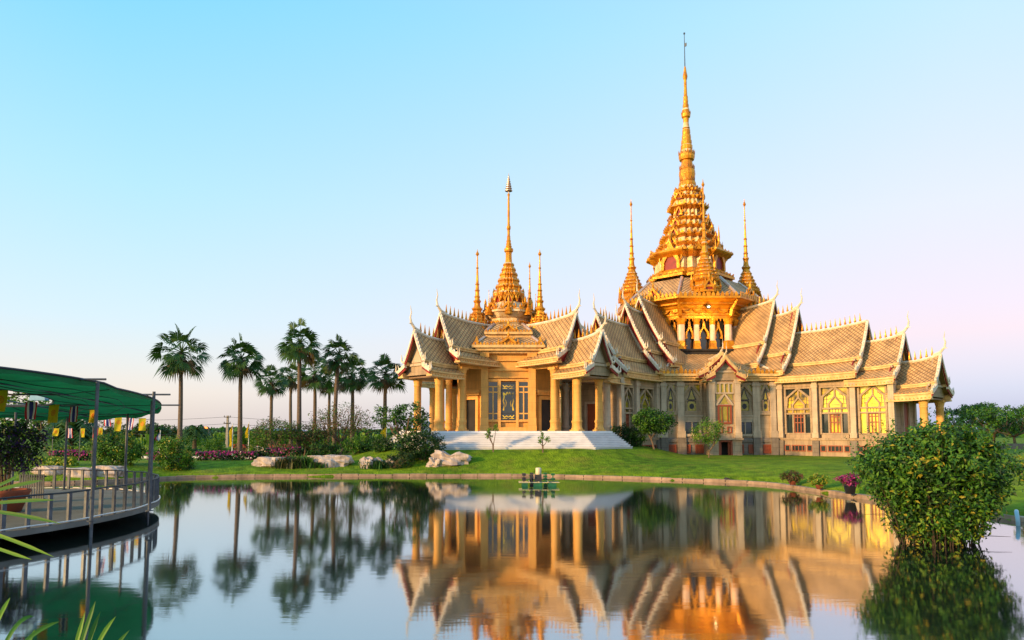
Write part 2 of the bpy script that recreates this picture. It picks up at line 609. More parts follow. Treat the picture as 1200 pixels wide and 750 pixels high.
def water_mat():
    m, t, b = newmat('pond_water')
    out = t.nodes['Material Output']
    b.inputs['Base Color'].default_value = (.012, .022, .018, 1)
    b.inputs['Roughness'].default_value = .25
    b.inputs['Specular IOR Level'].default_value = 0
    gl = nd(t, 'ShaderNodeBsdfGlossy')
    gl.inputs['Color'].default_value = (.86, .88, .90, 1)
    gl.inputs['Roughness'].default_value = .055
    fr = nd(t, 'ShaderNodeLayerWeight')
    fr.inputs['Blend'].default_value = .5
    rp = nd(t, 'ShaderNodeMapRange')
    rp.inputs['From Min'].default_value = .45
    rp.inputs['From Max'].default_value = .98
    rp.inputs['To Min'].default_value = .36
    rp.inputs['To Max'].default_value = .90
    t.links.new(fr.outputs['Facing'], rp.inputs['Value'])
    ms = nd(t, 'ShaderNodeMixShader')
    t.links.new(rp.outputs[0], ms.inputs[0])
    t.links.new(b.outputs[0], ms.inputs[1])
    t.links.new(gl.outputs[0], ms.inputs[2])
    t.links.new(ms.outputs[0], out.inputs['Surface'])
    tc = nd(t, 'ShaderNodeTexCoord')
    mp = nd(t, 'ShaderNodeMapping')
    mp.inputs['Scale'].default_value = (.55, 1.6, 1)
    t.links.new(tc.outputs['Object'], mp.inputs[0])
    nz = nd(t, 'ShaderNodeTexNoise')
    nz.inputs['Scale'].default_value = 2.6
    nz.inputs['Detail'].default_value = 3
    t.links.new(mp.outputs[0], nz.inputs['Vector'])
    bp = nd(t, 'ShaderNodeBump')
    bp.inputs['Strength'].default_value = .022
    bp.inputs['Distance'].default_value = .05
    t.links.new(nz.outputs['Fac'], bp.inputs['Height'])
    t.links.new(bp.outputs[0], gl.inputs['Normal'])
    return m
mb = MB()
mb.add([(-75, 3, 0), (40, 3, 0), (40, 60, 0), (-75, 60, 0)], [(0, 1, 2, 3)])
tag(mb.build('pond_water', water_mat(), fixn=False), None, None, kind='structure')

# concrete kerb along the far shore, in cast lengths
kb = MB()
pts = []
for i in range(len(SHORE) - 1):
    a, b_ = SHORE[i], SHORE[i + 1]
    n = max(1, int((b_ - a).length / 1.1))
    pts += [a.lerp(b_, k / n) for k in range(n)]
pts.append(SHORE[-1])
for k in range(2):                               # soften the corners of the traced line
    pts = [pts[0]] + [(pts[i - 1] + pts[i] * 2 + pts[i + 1]) / 4 for i in range(1, len(pts) - 1)] + [pts[-1]]
krng = random.Random(3)
for i in range(len(pts) - 1):
    a, b_ = pts[i], pts[i + 1]
    d = (b_ - a)
    c = (a + b_) / 2
    nrm = Vector((-d.y, d.x)).normalized()
    c = c + nrm * .12
    h = .16 + krng.uniform(-.02, .025)
    kb.box((c.x, c.y, h / 2 - .35), (d.length - .015, .34 + krng.uniform(0, .03), h + .7), math.atan2(d.y, d.x), .97)
    kb.box((c.x + nrm.x * -.14, c.y + nrm.y * -.14, -.0 - .3), (d.length + .01, .12, .66 + krng.uniform(0, .03)), math.atan2(d.y, d.x))
tag(kb.build('kerb', M['kerb']), None, None, kind='structure')

# ------------------------------------------------------------------ Thai roof pieces
def side_profile(hw, zr, zb, ze):
    yb = .60 * hw
    up = []
    for k in range(5):
        u = k / 4
        up.append((yb * u, zr - (zr - zb) * (1.20 * u - .20 * u * u)))
    lo = []
    for k in range(4):
        u = k / 3
        lo.append((yb - .10 + (hw - yb + .10) * u, zb - .24 + (ze - zb + .24) * (1.10 * u - .10 * u * u)))
    return up, lo
def roof_tier(parent, Mx, t0, t1, zr, zb, ze, hw, lift=.45, gable='stone', chofa=True, crest=True, white='white', eave=.5, horns=True, both=False, seg=7, dk=1.0):
    up, lo = side_profile(hw, zr, zb, ze)
    ts = [t0 + (t1 - t0) * k / seg for k in range(seg + 1)]
    def L(t, z):
        wgt = max(0, min(1, (z - ze) / (zr - ze)))
        return lift * ((t - t0) / (t1 - t0)) ** 2.6 * (.25 + .75 * wgt)
    mb = MB(Mx)
    th = .10
    for sg in (1, -1):
        for prof in (up, lo):
            dist = [0]
            for k in range(1, len(prof)):
                dist.append(dist[-1] + math.hypot(prof[k][0] - prof[k - 1][0], prof[k][1] - prof[k - 1][1]))
            n = len(prof)
            P = [(t, sg * y, z + L(t, z)) for t in ts for (y, z) in prof]
            P += [(t, sg * max(0, y - .03), z + L(t, z) - th) for t in ts for (y, z) in prof]
            off = len(ts) * n
            F, U = [], []
            for i in range(seg):
                for j in range(n - 1):
                    F.append((i * n + j, (i + 1) * n + j, (i + 1) * n + j + 1, i * n + j + 1))
                    U.append([(ts[i], dist[j]), (ts[i + 1], dist[j]), (ts[i + 1], dist[j + 1]), (ts[i], dist[j + 1])])
                    F.append((off + i * n + j, off + i * n + j + 1, off + (i + 1) * n + j + 1, off + (i + 1) * n + j))
                    U.append([(0, 0)] * 4)
            for i in range(seg):
                a, b_ = i * n + n - 1, (i + 1) * n + n - 1
                F.append((a, b_, off + b_, off + a))
                U.append([(0, 0)] * 4)
            mb.add(P, F, U)
    roof = mb.build('roof', M['tile'], parent)
    # mouldings: band at the break and box eave at the foot
    em = MB(Mx)
    yb = .60 * hw
    for sg in (1, -1):
        def strip(y0, y1, z0, z1, a=t0, b_=t1):
            zc = (z0 + z1) / 2
            P = []
            tt = [a + (b_ - a) * k / seg for k in range(seg + 1)]
            for t in tt:
                l = L(t, zc)
                P += [(t, sg * y0, z0 + l), (t, sg * y1, z0 + l), (t, sg * y1, z1 + l), (t, sg * y0, z1 + l)]
            F = []
            for i in range(seg):
                o = i * 4
                for j in range(4):
                    k = (j + 1) % 4
                    F.append((o + j, o + k, o + 4 + k, o + 4 + j))
            F += [(0, 1, 2, 3), (seg * 4, seg * 4 + 3, seg * 4 + 2, seg * 4 + 1)]
            em.add(P, F)
        strip(yb - .16, yb + .05, zb - .26, zb - .06)
        strip(yb - .10, yb + .11, zb - .09, zb + .03)
        strip(hw - .32, hw + .03, ze - .16, ze - .03)
        strip(hw - .45, hw - .06, ze - eave + .10, ze - .16)
        strip(hw - .55, hw + .12, ze - eave, ze - eave + .11)
        nd_ = int((t1 - t0) / .26)
        em.mi = 1
        for k in range(nd_):                     # row of small antefixes along the eave
            t = t0 + (k + .5) * (t1 - t0) / nd_
            for (y, z, h) in ((hw + .06, ze - eave + .11, .15), (hw - .02, ze - .03, .13)):
                l = L(t, z)
                em.add([(t - .07, sg * y, z + l), (t + .07, sg * y, z + l), (t, sg * (y - .02), z + l + h), (t, sg * (y - .05), z + l)], [(0, 1, 2), (1, 3, 2), (3, 0, 2)])
        em.mi = 0
    em.build('eave_moulding', [M['cream'], M['gold2']], roof)
    # barge boards with flame teeth and lower-end horns
    bb = MB(Mx)
    ends = [(t1, 1)] + ([(t0, -1)] if both else [])
    for (te, dr) in ends:
        le = lambda z: L(te, z)
        for sg in (1, -1):
            for prof in (up, lo):
                for j in range(len(prof) - 1):
                    (ya, za), (yb2, zb2) = prof[j], prof[j + 1]
                    za, zb2 = za + le(za), zb2 + le(zb2)
                    x0, x1 = te - .05, te + .17 * dr
                    P = []
                    for x in (x0, x1):
                        P += [(x, sg * ya, za + .11), (x, sg * yb2, zb2 + .11), (x, sg * (yb2 - .02), zb2 - .19), (x, sg * max(0, ya - .02), za - .19)]
                    bb.add(P, [(0, 1, 2, 3), (7, 6, 5, 4), (0, 4, 5, 1), (3, 2, 6, 7), (0, 3, 7, 4), (1, 5, 6, 2)])
                    ln = math.hypot(yb2 - ya, zb2 - za)
                    nt_ = max(1, int(ln / .26))
                    for k in range(nt_):
                        u0, u1 = k / nt_, (k + 1) / nt_
                        p0 = (ya + (yb2 - ya) * u0, za + (zb2 - za) * u0 + .10)
                        p1 = (ya + (yb2 - ya) * u1, za + (zb2 - za) * u1 + .10)
                        um = .35
                        tip = (p0[0] + (p1[0] - p0[0]) * um + .06, p0[1] + (p1[1] - p0[1]) * um + .13)
                        bb.add([(te - .01, sg * p0[0], p0[1]), (te - .01, sg * p1[0], p1[1]), (te + .06 * dr, sg * tip[0], tip[1]), (te + .12 * dr, sg * p0[0], p0[1]), (te + .12 * dr, sg * p1[0], p1[1])],
                               [(0, 1, 2), (3, 2, 4), (0, 2, 3), (1, 4, 2)])
            if horns:
                for (y, z) in ((yb + .10, zb + le(zb)), (hw + .02, ze + le(ze))):
                    bb.tube([(te + .06 * dr, sg * (y - .20 * dk), z + .10), (te + .10 * dr, sg * (y + .06), z - .05), (te + .13 * dr, sg * (y + .22 * dk), z + .08), (te + .14 * dr, sg * (y + .19 * dk), z + .34 * dk), (te + .15 * dr, sg * (y + .25 * dk), z + .60 * dk)], [.09 * dk, .11 * dk, .08 * dk, .045 * dk, .012], 5)
                    bb.tube([(te + .06 * dr, sg * (y - .10), z + .12), (te + .10 * dr, sg * (y - .05), z + .38 * dk), (te + .12 * dr, sg * (y + .02), z + .54 * dk)], [.07 * dk, .04 * dk, .012], 4)
    bb.build('bargeboard', M[white], roof)
    sf = MB(Mx)                                  # red lacquered board under the barge
    for (te, dr) in ends:
        for sg in (1, -1):
            for prof in (up, lo):
                for j in range(len(prof) - 1):
                    (ya, za), (yb2, zb2) = prof[j], prof[j + 1]
                    za, zb2 = za + L(te, za), zb2 + L(te, zb2)
                    sf.add([(te + .02 * dr, sg * max(0, ya - .02), za - .195), (te + .02 * dr, sg * (yb2 - .02), zb2 - .195), (te + .02 * dr, sg * (yb2 - .06), zb2 - .36), (te + .02 * dr, sg * max(0, ya - .06), za - .36),
                            (te + .10 * dr, sg * max(0, ya - .02), za - .195), (te + .10 * dr, sg * (yb2 - .02), zb2 - .195), (te + .10 * dr, sg * (yb2 - .06), zb2 - .36), (te + .10 * dr, sg * max(0, ya - .06), za - .36)],
                           [(0, 1, 2, 3), (7, 6, 5, 4), (0, 4, 5, 1), (2, 6, 7, 3), (1, 5, 6, 2), (0, 3, 7, 4)])
    sf.build('soffit_board', M['red'], roof)
    if chofa:
        cf = MB(Mx)
        for (te, dr) in ends:
            z = zr + L(te, zr)
            cf.tube([(te - .5 * dr, 0, z + .02), (te + .05 * dr, 0, z + .22), (te + .38 * dr, 0, z + .22 + .40 * dk), (te + .46 * dr, 0, z + .22 + .83 * dk), (te + .36 * dr, 0, z + .22 + 1.18 * dk), (te + .46 * dr, 0, z + .22 + 1.73 * dk)], [.11, .12, .09 * dk, .065 * dk, .045 * dk, .012], 6)
            cf.tube([(te + .30 * dr, 0, z + .2 + .3 * dk), (te + .52 * dr, 0, z + .2 + .36 * dk), (te + .60 * dr, 0, z + .2 + .30 * dk)], [.055, .035, .01], 5)
        cf.build('chofa_finial', M['white'], roof)
    # ridge cap and crest
    rc = MB(Mx)
    pts_ = [(t, 0, zr + L(t, zr) + .05) for t in ts]
    rc.tube(pts_, .13, 6)
    rc.build('ridge_cap', M['white'], roof)
    if crest:
        cr = MB(Mx)
        n = int((t1 - t0 - .5) / .43)
        for k in range(max(1, n)):
            t = t1 - .55 - k * .43
            if t < t0 + .2:
                break
            z = zr + L(t, zr) + .14
            cr.tube([(t, 0, z), (t, 0, z + .12), (t, 0, z + .26), (t, 0, z + .78)], [.055, .115, .075, .010], 5)
        if cr.v:
            cr.build('ridge_crest', M['gold'], roof)
    if gable:
        gb = MB(Mx)
        for (te, dr) in ends:
            x = te - .42 * dr
            pol = [(y, z + L(te, z) - .14) for (y, z) in up] + [(lo[-1][0] - .1, lo[-1][1] - .2)]
            pol = [(-y, z) for (y, z) in pol[::-1]] + pol[1:]
            gb.mi = 0
            gb.prism(pol, 'x', x - .12, x)
            # raised inner field and tie beam
            gb.mi = 1
            yb_ = up[-1][0]
            gb.prism([(-yb_ * .72, zb + .15), (yb_ * .72, zb + .15), (0, zb + .15 + (zr - zb) * .62)], 'x', x + .001, x + .07)
            gb.bx(x - .02, x + .12, -yb_ - .35, yb_ + .35, zb - .12, zb + .06)
        gm = {'stone': [M['stone'], M['stone_pale']], 'red': [M['red'], M['stone_pale']], 'ochre': [M['pav'], M['cream']]}[gable]
        gb.build('gable', gm, roof)
    cl = MB(Mx)
    cl.bx(t0 + .05, t1 - .5, -hw + .6, hw - .6, ze - .42, ze - .30)
    cl.build('ceiling', M['ceiling'], roof)
    return roof

def spire(parent, name, c, zbase, prof, plan, mats, M0=None, teeth=()):
    """prof: (r, z) above zbase; teeth: indices of ledges that carry a ring of antefixes"""
    mb = MB(M0)
    n = len(prof)
    for i in range(n - 1):
        (r0, z0), (r1, z1) = prof[i], prof[i + 1]
        pl = plan(z0) if callable(plan) else plan
        mb.mi = 0
        if len(mats) > 1 and i % 5 == 3:
            mb.mi = 1
        mb.smooth = False
        mb.loft(pl, [(r0, zbase + z0), (r1, zbase + z1)], c, cap=(i in (0, n - 2)))
    mb.mi = 0
    for (r, z, h, k) in teeth:
        for j in range(k):
            a = 2 * math.pi * (j + .5) / k
            q = max(abs(math.cos(a)), abs(math.sin(a)))
            rr = r * (1.0 if plan is not RED else min(1.06, .84 / q * 1.22))
            x, y = c[0] + rr * math.cos(a), c[1] + rr * math.sin(a)
            wd = math.pi * r / k * .75
            tx, ty = -math.sin(a) * wd, math.cos(a) * wd
            mb.add([(x - tx, y - ty, zbase + z), (x + tx, y + ty, zbase + z), (x * 1 - math.cos(a) * .04, y - math.sin(a) * .04, zbase + z + h), (x - math.cos(a) * wd, y - math.sin(a) * wd, zbase + z)],
                   [(0, 1, 2), (1, 3, 2), (3, 0, 2)])
    return mb.build(name, mats, parent)

def rings(r0, r1, z0, z1, n, depth=.25):
    out = []
    for k in range(n):
        u = k / n
        r = r0 + (r1 - r0) * u
        h = (z1 - z0) / n
        z = z0 + h * k
        out += [(r * (1 - depth), z), (r * (1 - depth * .5), z + h * .25), (r, z + h * .45), (r, z + h * .62), (r * (1 - depth), z + h * .78)]
    return out

def niche_pediment(mb, Mx, x, z, wd, ht):
    """small pointed gilded gable with a red niche, facing +x"""
    old = mb.M
    mb.M = old @ Mx
    mb.mi = 0
    w2 = wd / 2
    pts_ = [(-w2, z), (-w2 * .95, z + ht * .35), (-w2 * .5, z + ht * .62), (0, z + ht)]
    outer = pts_ + [(-p[0], p[1]) for p in pts_[::-1][1:]]
    inner = [(y * .70, z + (zz - z) * .74) for (y, zz) in outer]
    n = len(outer)
    for i in range(n - 1):
        a, b_, c_, d_ = outer[i], outer[i + 1], inner[i + 1], inner[i]
        P = []
        for xx in (x, x + .22):
            P += [(xx, *a), (xx, *b_), (xx, *c_), (xx, *d_)]
        mb.add(P, [(0, 1, 2, 3), (7, 6, 5, 4), (0, 4, 5, 1), (1, 5, 6, 2), (2, 6, 7, 3), (3, 7, 4, 0)])
    mb.tube([(x + .11, 0, z + ht * .98), (x + .11, 0, z + ht * 1.15), (x + .11, 0, z + ht * 1.55)], [.10, .12, .01], 5)
    for k in (-1, 1):
        mb.tube([(x + .11, k * w2 * .9, z + ht * .2), (x + .13, k * w2 * 1.18, z + ht * .38), (x + .13, k * w2 * 1.12, z + ht * .75)], [.10, .10, .01], 5)
        mb.tube([(x + .11, k * w2 * .5, z + ht * .6), (x + .13, k * w2 * .68, z + ht * .75), (x + .13, k * w2 * .64, z + ht * 1.02)], [.08, .08, .01], 5)
    mb.mi = 1
    mb.prism(inner, 'x', x - .05, x + .03)
    mb.mi = 0
    mb.M = old

def antefix_row(mb, x, y0, y1, z, h, n, big=True):
    for k in range(n):
        y = y0 + (k + .5) * (y1 - y0) / n
        s_ = 1.0
        if big and (k == n // 2):
            s_ = 1.9
        wd = (y1 - y0) / n * .42
        hh = h * s_
        wd *= (1.25 if s_ > 1 else 1)
        P = []
        for xx in (x - .06, x + .06):
            P += [(xx, y - wd * .7, z), (xx, y - wd, z + hh * .35), (xx, y - wd * .5, z + hh * .7), (xx, y, z + hh * 1.1), (xx, y + wd * .5, z + hh * .7), (xx, y + wd, z + hh * .35), (xx, y + wd * .7, z)]
        F = [tuple(range(7)), tuple(range(13, 6, -1))] + [(j, (j + 1) % 7, 7 + (j + 1) % 7, 7 + j) for j in range(7)]
        mb.add(P, F)

def column(parent, M0, x, y, z0, z1, r, mat, nm='column', n=14):
    mb = MB(M0)
    h = z1 - z0
    mb.loft(circ(4, math.pi / 4), [(r * 1.9, z0), (r * 1.9, z0 + .22), (r * 1.75, z0 + .26), (r * 1.75, z0 + .40)], (x, y))
    mb.smooth = True
    cp = circ(n)
    mb.loft(cp, [(r * 1.30, z0 + .40), (r * 1.34, z0 + .50), (r * 1.12, z0 + .58), (r * 1.12, z0 + .95), (r * 1.26, z0 + 1.0), (r * 1.26, z0 + 1.1), (r * 1.03, z0 + 1.2), (r * .96, z1 - .75), (r * 1.08, z1 - .70), (r * 1.08, z1 - .62), (r * .98, z1 - .58), (r * 1.22, z1 - .28), (r * 1.28, z1 - .2)], (x, y), cap=False)
    mb.smooth = False
    mb.loft(circ(4, math.pi / 4), [(r * 1.72, z1 - .2), (r * 1.72, z1)], (x, y))
    return mb.build(nm, mat, parent)
def bars(mb, pts_, wd, x0, x1):
    """flat bars in the (y,z) plane along a polyline, between depths x0 and x1"""
    for (a, b_) in zip(pts_[:-1], pts_[1:]):
        dy, dz = b_[0] - a[0], b_[1] - a[1]
        l = math.hypot(dy, dz) or 1
        ny, nz = -dz / l * wd / 2, dy / l * wd / 2
        ey, ez = dy / l * wd * .3, dz / l * wd * .3
        pol = [(a[0] - ey + ny, a[1] - ez + nz), (a[0] - ey - ny, a[1] - ez - nz), (b_[0] + ey - ny, b_[1] + ez - nz), (b_[0] + ey + ny, b_[1] + ez + nz)]
        mb.prism(pol, 'x', x0, x1)
        x1 -= .0023
        x0 += .0017
# ------------------------------------------------------------------ the great temple hall
HZ = 0.70
hall = thing('temple_hall', 'huge gilded temple hall with one towering golden spire above many tiled gables', 'temple', (HX, HY, HZ), rad(-45))
T0 = Matrix.Translation((0, 0, -HZ))
def RZ(k):
    return T0 @ Matrix.Rotation(rad(k), 4, 'Z')
b2, aW, mCh, sCh = 2.77, 10.6, 9.45, 5.53
# body: chamfered square, plinth below, and the block under the upper roofs
body = []
for k in range(4):
    cs, sn = [(1, 0), (0, 1), (-1, 0), (0, -1)][k]
    for (x, y) in ((aW, -b2), (aW, b2)):
        body.append((x * cs - y * sn, x * sn + y * cs))
mb = MB(T0)
mb.prism(body, 'z', 2.35, 8.1)
mb.build('wall', M['stone'], hall)
mb = MB(T0)
mb.loft([(x, y) for x, y in body], [(1.022, .3), (1.022, 1.95), (1.03, 2.0), (1.03, 2.2), (1.012, 2.38)])
mb.build('plinth', M['plinth'], hall)
# wings: (tier list, bays, wall end, porch end)
TIERS = {
    'right': [(3.5, 9.2, 15.1, 11.2, 9.2, 3.8), (8.2, 11.5, 14.0, 10.1, 8.4, 3.65), (10.6, 17.6, 12.15, 9.15, 7.95, 3.35), (16.6, 20.5, 10.75, 8.4, 7.35, 3.15), (19.8, 23.15, 8.75, 6.75, 6.0, 3.0)],
    'left': [(3.5, 9.2, 15.4, 11.4, 9.3, 3.8), (8.2, 11.5, 14.4, 10.4, 8.5, 3.65), (10.6, 15.9, 12.9, 9.5, 8.1, 3.3), (15.0, 18.2, 11.5, 9.0, 7.6, 3.0)]}
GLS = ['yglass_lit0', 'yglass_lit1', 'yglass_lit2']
def wing_window(parent, M0, tc_, half, z0, z1, glass, side):
    """one bay: traceried stone frame, coloured panes behind it, red timber casement in the middle; y=0 is the wall plane, +x outwards in the local frame of M0"""
    gl = MB(M0)
    fr = MB(M0)
    h = z1 - z0
    zm, zt = z0 + .44 * h, z0 + .54 * h
    W = half
    # frame
    bars(fr, [(-W, z0), (-W, z1)], .16, .0, .33)
    bars(fr, [(W, z0), (W, z1)], .16, .0, .331)
    for z in (z0, zm, zt):
        bars(fr, [(-W, z), (W, z)], .14, .01, .27)
    bars(fr, [(-W, z1), (W, z1)], .16, .0, .34)
    c3 = W * .45
    bars(fr, [(-c3, z0), (-c3, zt)], .13, .0, .19)
    bars(fr, [(c3, z0), (c3, zt)], .13, .0, .185)
    # pointed arch, an inner smaller point and the stalk
    zz = zt + (z1 - zt) * .55
    bars(fr, [(-W * .93, zt + .1), (-W * .86, zz), (-W * .45, zz + (z1 - zz) * .45), (0, z1 - .05)], .17, .0, .29)
    bars(fr, [(W * .93, zt + .1), (W * .86, zz), (W * .45, zz + (z1 - zz) * .45), (0, z1 - .05)], .17, .0, .292)
    bars(fr, [(-c3, zt), (-c3 * 1.05, zt + (z1 - zt) * .2), (0, zt + (z1 - zt) * .56)], .13, .0, .19)
    bars(fr, [(c3, zt), (c3 * 1.05, zt + (z1 - zt) * .2), (0, zt + (z1 - zt) * .56)], .13, .0, .192)
    bars(fr, [(0, zt + (z1 - zt) * .56), (0, z1)], .14, .0, .18)
    # clerestory slots above
    win = fr.build('window', M['stone'], parent)
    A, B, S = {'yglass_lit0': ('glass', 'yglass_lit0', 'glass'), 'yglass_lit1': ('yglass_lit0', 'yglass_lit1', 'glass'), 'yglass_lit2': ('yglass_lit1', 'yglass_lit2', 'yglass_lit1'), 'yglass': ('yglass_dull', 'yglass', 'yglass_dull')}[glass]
    gl.bx(-.06, .03, -W, W, zt, z1)
    gl.bx(-.06, .03, -c3, c3, z0, zm)
    gl.build('glass', M[A], win)
    ar = MB(M0)
    for s_ in (-1, 1):
        ar.prism([(s_ * W * .92, zt + .1), (s_ * W * .84, zz), (s_ * W * .44, zz + (z1 - zz) * .44), (0, z1 - .1), (0, zt + (z1 - zt) * .58), (s_ * c3 * 1.05, zt + (z1 - zt) * .22), (s_ * c3, zt + .1)], 'x', .031, .045)
    ar.prism([(-c3, zt + .08), (-c3 * .9, zt + (z1 - zt) * .22), (0, zt + (z1 - zt) * .54), (c3 * .9, zt + (z1 - zt) * .22), (c3, zt + .08)], 'x', .031, .0455)
    ar.bx(.02, .04, -c3, c3, zm + .06, zt - .06)
    ar.build('arch_glass', M[B], win)
    ld = MB(M0)
    for s_ in (-1, 1):
        bars(ld, [(s_ * W * .62, zt + .12), (s_ * W * .60, zz), (s_ * W * .3, zz + (z1 - zz) * .35)], .05, .04, .07)
        for u in (.25, .5, .75):
            y = s_ * (W * .9 - u * W * .2)
            bars(ld, [(y, zt + (z1 - zt) * u * .8), (s_ * c3 * .9 * (1 - u * .6), zt + (z1 - zt) * (u * .8 + .05))], .04, .04, .066)
    for y in (-c3 * .5, 0, c3 * .5):
        bars(ld, [(y, zm + .06), (y, zt - .06)], .04, .04, .07)
    bars(ld, [(-c3 * .6, zt + .3), (c3 * .6, zt + .3)], .04, .04, .07)
    ld.build('leading', M['metal_dark'], win)
    for s_ in (-1, 1):
        g2 = MB(M0)
        g2.bx(-.06, .028, min(s_ * c3, s_ * W) + .004, max(s_ * c3, s_ * W) - .004, z0, zm - .003)
        g2.build('side_pane', M[S], win)
        g2 = MB(M0)
        g2.bx(-.06, .028, min(s_ * c3, s_ * W) + .004, max(s_ * c3, s_ * W) - .004, zm + .003, zt - .003)
        g2.build('side_pane', M[B], win)
    tb = MB(M0)
    for y in (-c3 + .1, -.13 * W, .13 * W, c3 - .1):
        bars(tb, [(y, z0 + .06), (y, zm - .06)], .085, .03, .11)
    for z in (z0 + .1, z0 + (zm - z0) * .55, z0 + (zm - z0) * .82, zm - .1):
        bars(tb, [(-c3 + .06, z), (c3 - .06, z)], .08, .031, .105)
    tb.build('timber_casement', M['timber'], win)
    return win
for wi, (ang, kind) in enumerate(((0, 'right'), (-90, 'left'), (90, 'right'), (180, 'left'))):
    Mw = RZ(ang)
    tiers = TIERS[kind]
    nT = len(tiers)
    for i, (t0, t1, zr, zb, ze, hw) in enumerate(tiers):
        long_ = (kind == 'right' and i == 2)
        roof_tier(hall, Mw, t0, t1, zr, zb, ze, hw, lift=.5, gable='red' if i < nT - 1 else 'stone', chofa=not long_, eave=(.5 if i < 2 else .62), seg=7)
    cols = [10.85, 14.0, 17.2, 20.2] if kind == 'right' else [10.85, 14.0, 16.3]
    tend = cols[-1]
    zt = 7.45 if kind == 'right' else 7.6
    # wall core, plinth, lintel band
    mb = MB(Mw)
    mb.bx(10.3, tend + .1, -b2 + .28, b2 - .28, 2.3, zt - .25)
    mb.bx(4.0, 10.9, -2.0, 2.0, 7.9, 9.7)
    for s_ in (-1, 1):
        mb.bx(10.58, tend + .18, *sorted((s_ * (b2 - .3), s_ * (b2 + .02))), 6.95, zt + .1)
    mb.build('wall', M['stone'], hall)
    mb = MB(Mw)
    mb.bx(10.4, tend + .35, -b2 - .12, b2 + .12, .3, 2.2)
    mb.bx(10.4, tend + .42, -b2 - .2, b2 + .2, 2.2, 2.38)
    for k in range(len(cols) - 1):
        tm = (cols[k] + cols[k + 1]) / 2
        for s_ in (-1, 1):
            mb.bx(tm - 1.15, tm + 1.15, *sorted((s_ * (b2 - .3), s_ * (b2 + .04))), 2.385, 2.68)
    mb.build('plinth', M['stone'], hall)
    for t in cols:
        for s_ in (-1, 1):
            mb = MB(Mw)
            mb.box((t, s_ * (b2 + .02), (2.4 + zt) / 2), (.46, .5, zt - 2.4))
            mb.box((t, s_ * (b2 + .03), 2.62), (.56, .6, .46))
            mb.box((t, s_ * (b2 + .03), zt - .5), (.56, .6, .3))
            mb.mi = 1
            mb.box((t, s_ * (b2 + .03), 1.2), (.58, .62, 1.9))
            mb.build('pilaster', [M['stone_pale'], M['plinth']], hall)
    for k in range(len(cols) - 1):
        tm = (cols[k] + cols[k + 1]) / 2
        half = (cols[k + 1] - cols[k]) / 2 - .42
        for s_ in (-1, 1):
            Mb = Mw @ Matrix.Translation((tm, s_ * (b2 - .27), 0)) @ Matrix.Rotation(rad(90 * s_), 4, 'Z')
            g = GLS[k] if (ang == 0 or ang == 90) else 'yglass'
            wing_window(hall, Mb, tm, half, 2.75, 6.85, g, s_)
            # basement openings
            Mb2 = Mw @ Matrix.Translation((tm, s_ * (b2 + .12), 0)) @ Matrix.Rotation(rad(90 * s_), 4, 'Z')
            bw = MB(Mb2)
            for (y, wd) in ((-1.0, .42), (0, 1.15), (1.0, .42)):
                bars(bw, [(y - wd / 2, 1.22), (y + wd / 2, 1.22), (y + wd / 2, 1.72), (y - wd / 2, 1.72), (y - wd / 2, 1.22)], .08, .0, .07)
                if wd > 1:
                    for q in (-.33, 0, .33):
                        bars(bw, [(y + q, 1.22), (y + q, 1.72)], .06, .0, .05)
            o = bw.build('basement_window', M['timber'], hall)
            pb = MB(Mb2)
            for (y, wd) in ((-1.0, .40), (0, 1.1), (1.0, .40)):
                pb.bx(-.02, .02, y - wd / 2, y + wd / 2, 1.24, 1.70)
            pb.build('pane', M['glass'], o)
    # end wall door and porch columns
    mb = MB(Mw)
    mb.bx(tend + .1, tend + .16, -.75, .75, 2.5, 5.4)
    dr = mb.build('door', M['timber'], hall)
    mb = MB(Mw)
    bars(mb, [(-.85, 2.5), (-.85, 5.5), (.85, 5.5), (.85, 2.5)], .22, tend + .1, tend + .3)
    mb.build('door_frame', M['stone_pale'], dr)
    pe = 22.4 if kind == 'right' else 17.6
    for s_ in (-1, 1):
        column(hall, Mw, pe, s_ * (b2 - .45), 2.3, 5.6 if kind == 'right' else 7.3, .31, M['stone_pale'] if kind == 'left' else M['pav'])
    mb = MB(Mw)
    mb.bx(tend + .36, pe + .5, -b2 - .1, b2 + .1, .3, 2.3)
    mb.build('porch_floor', M['plinth'], hall)

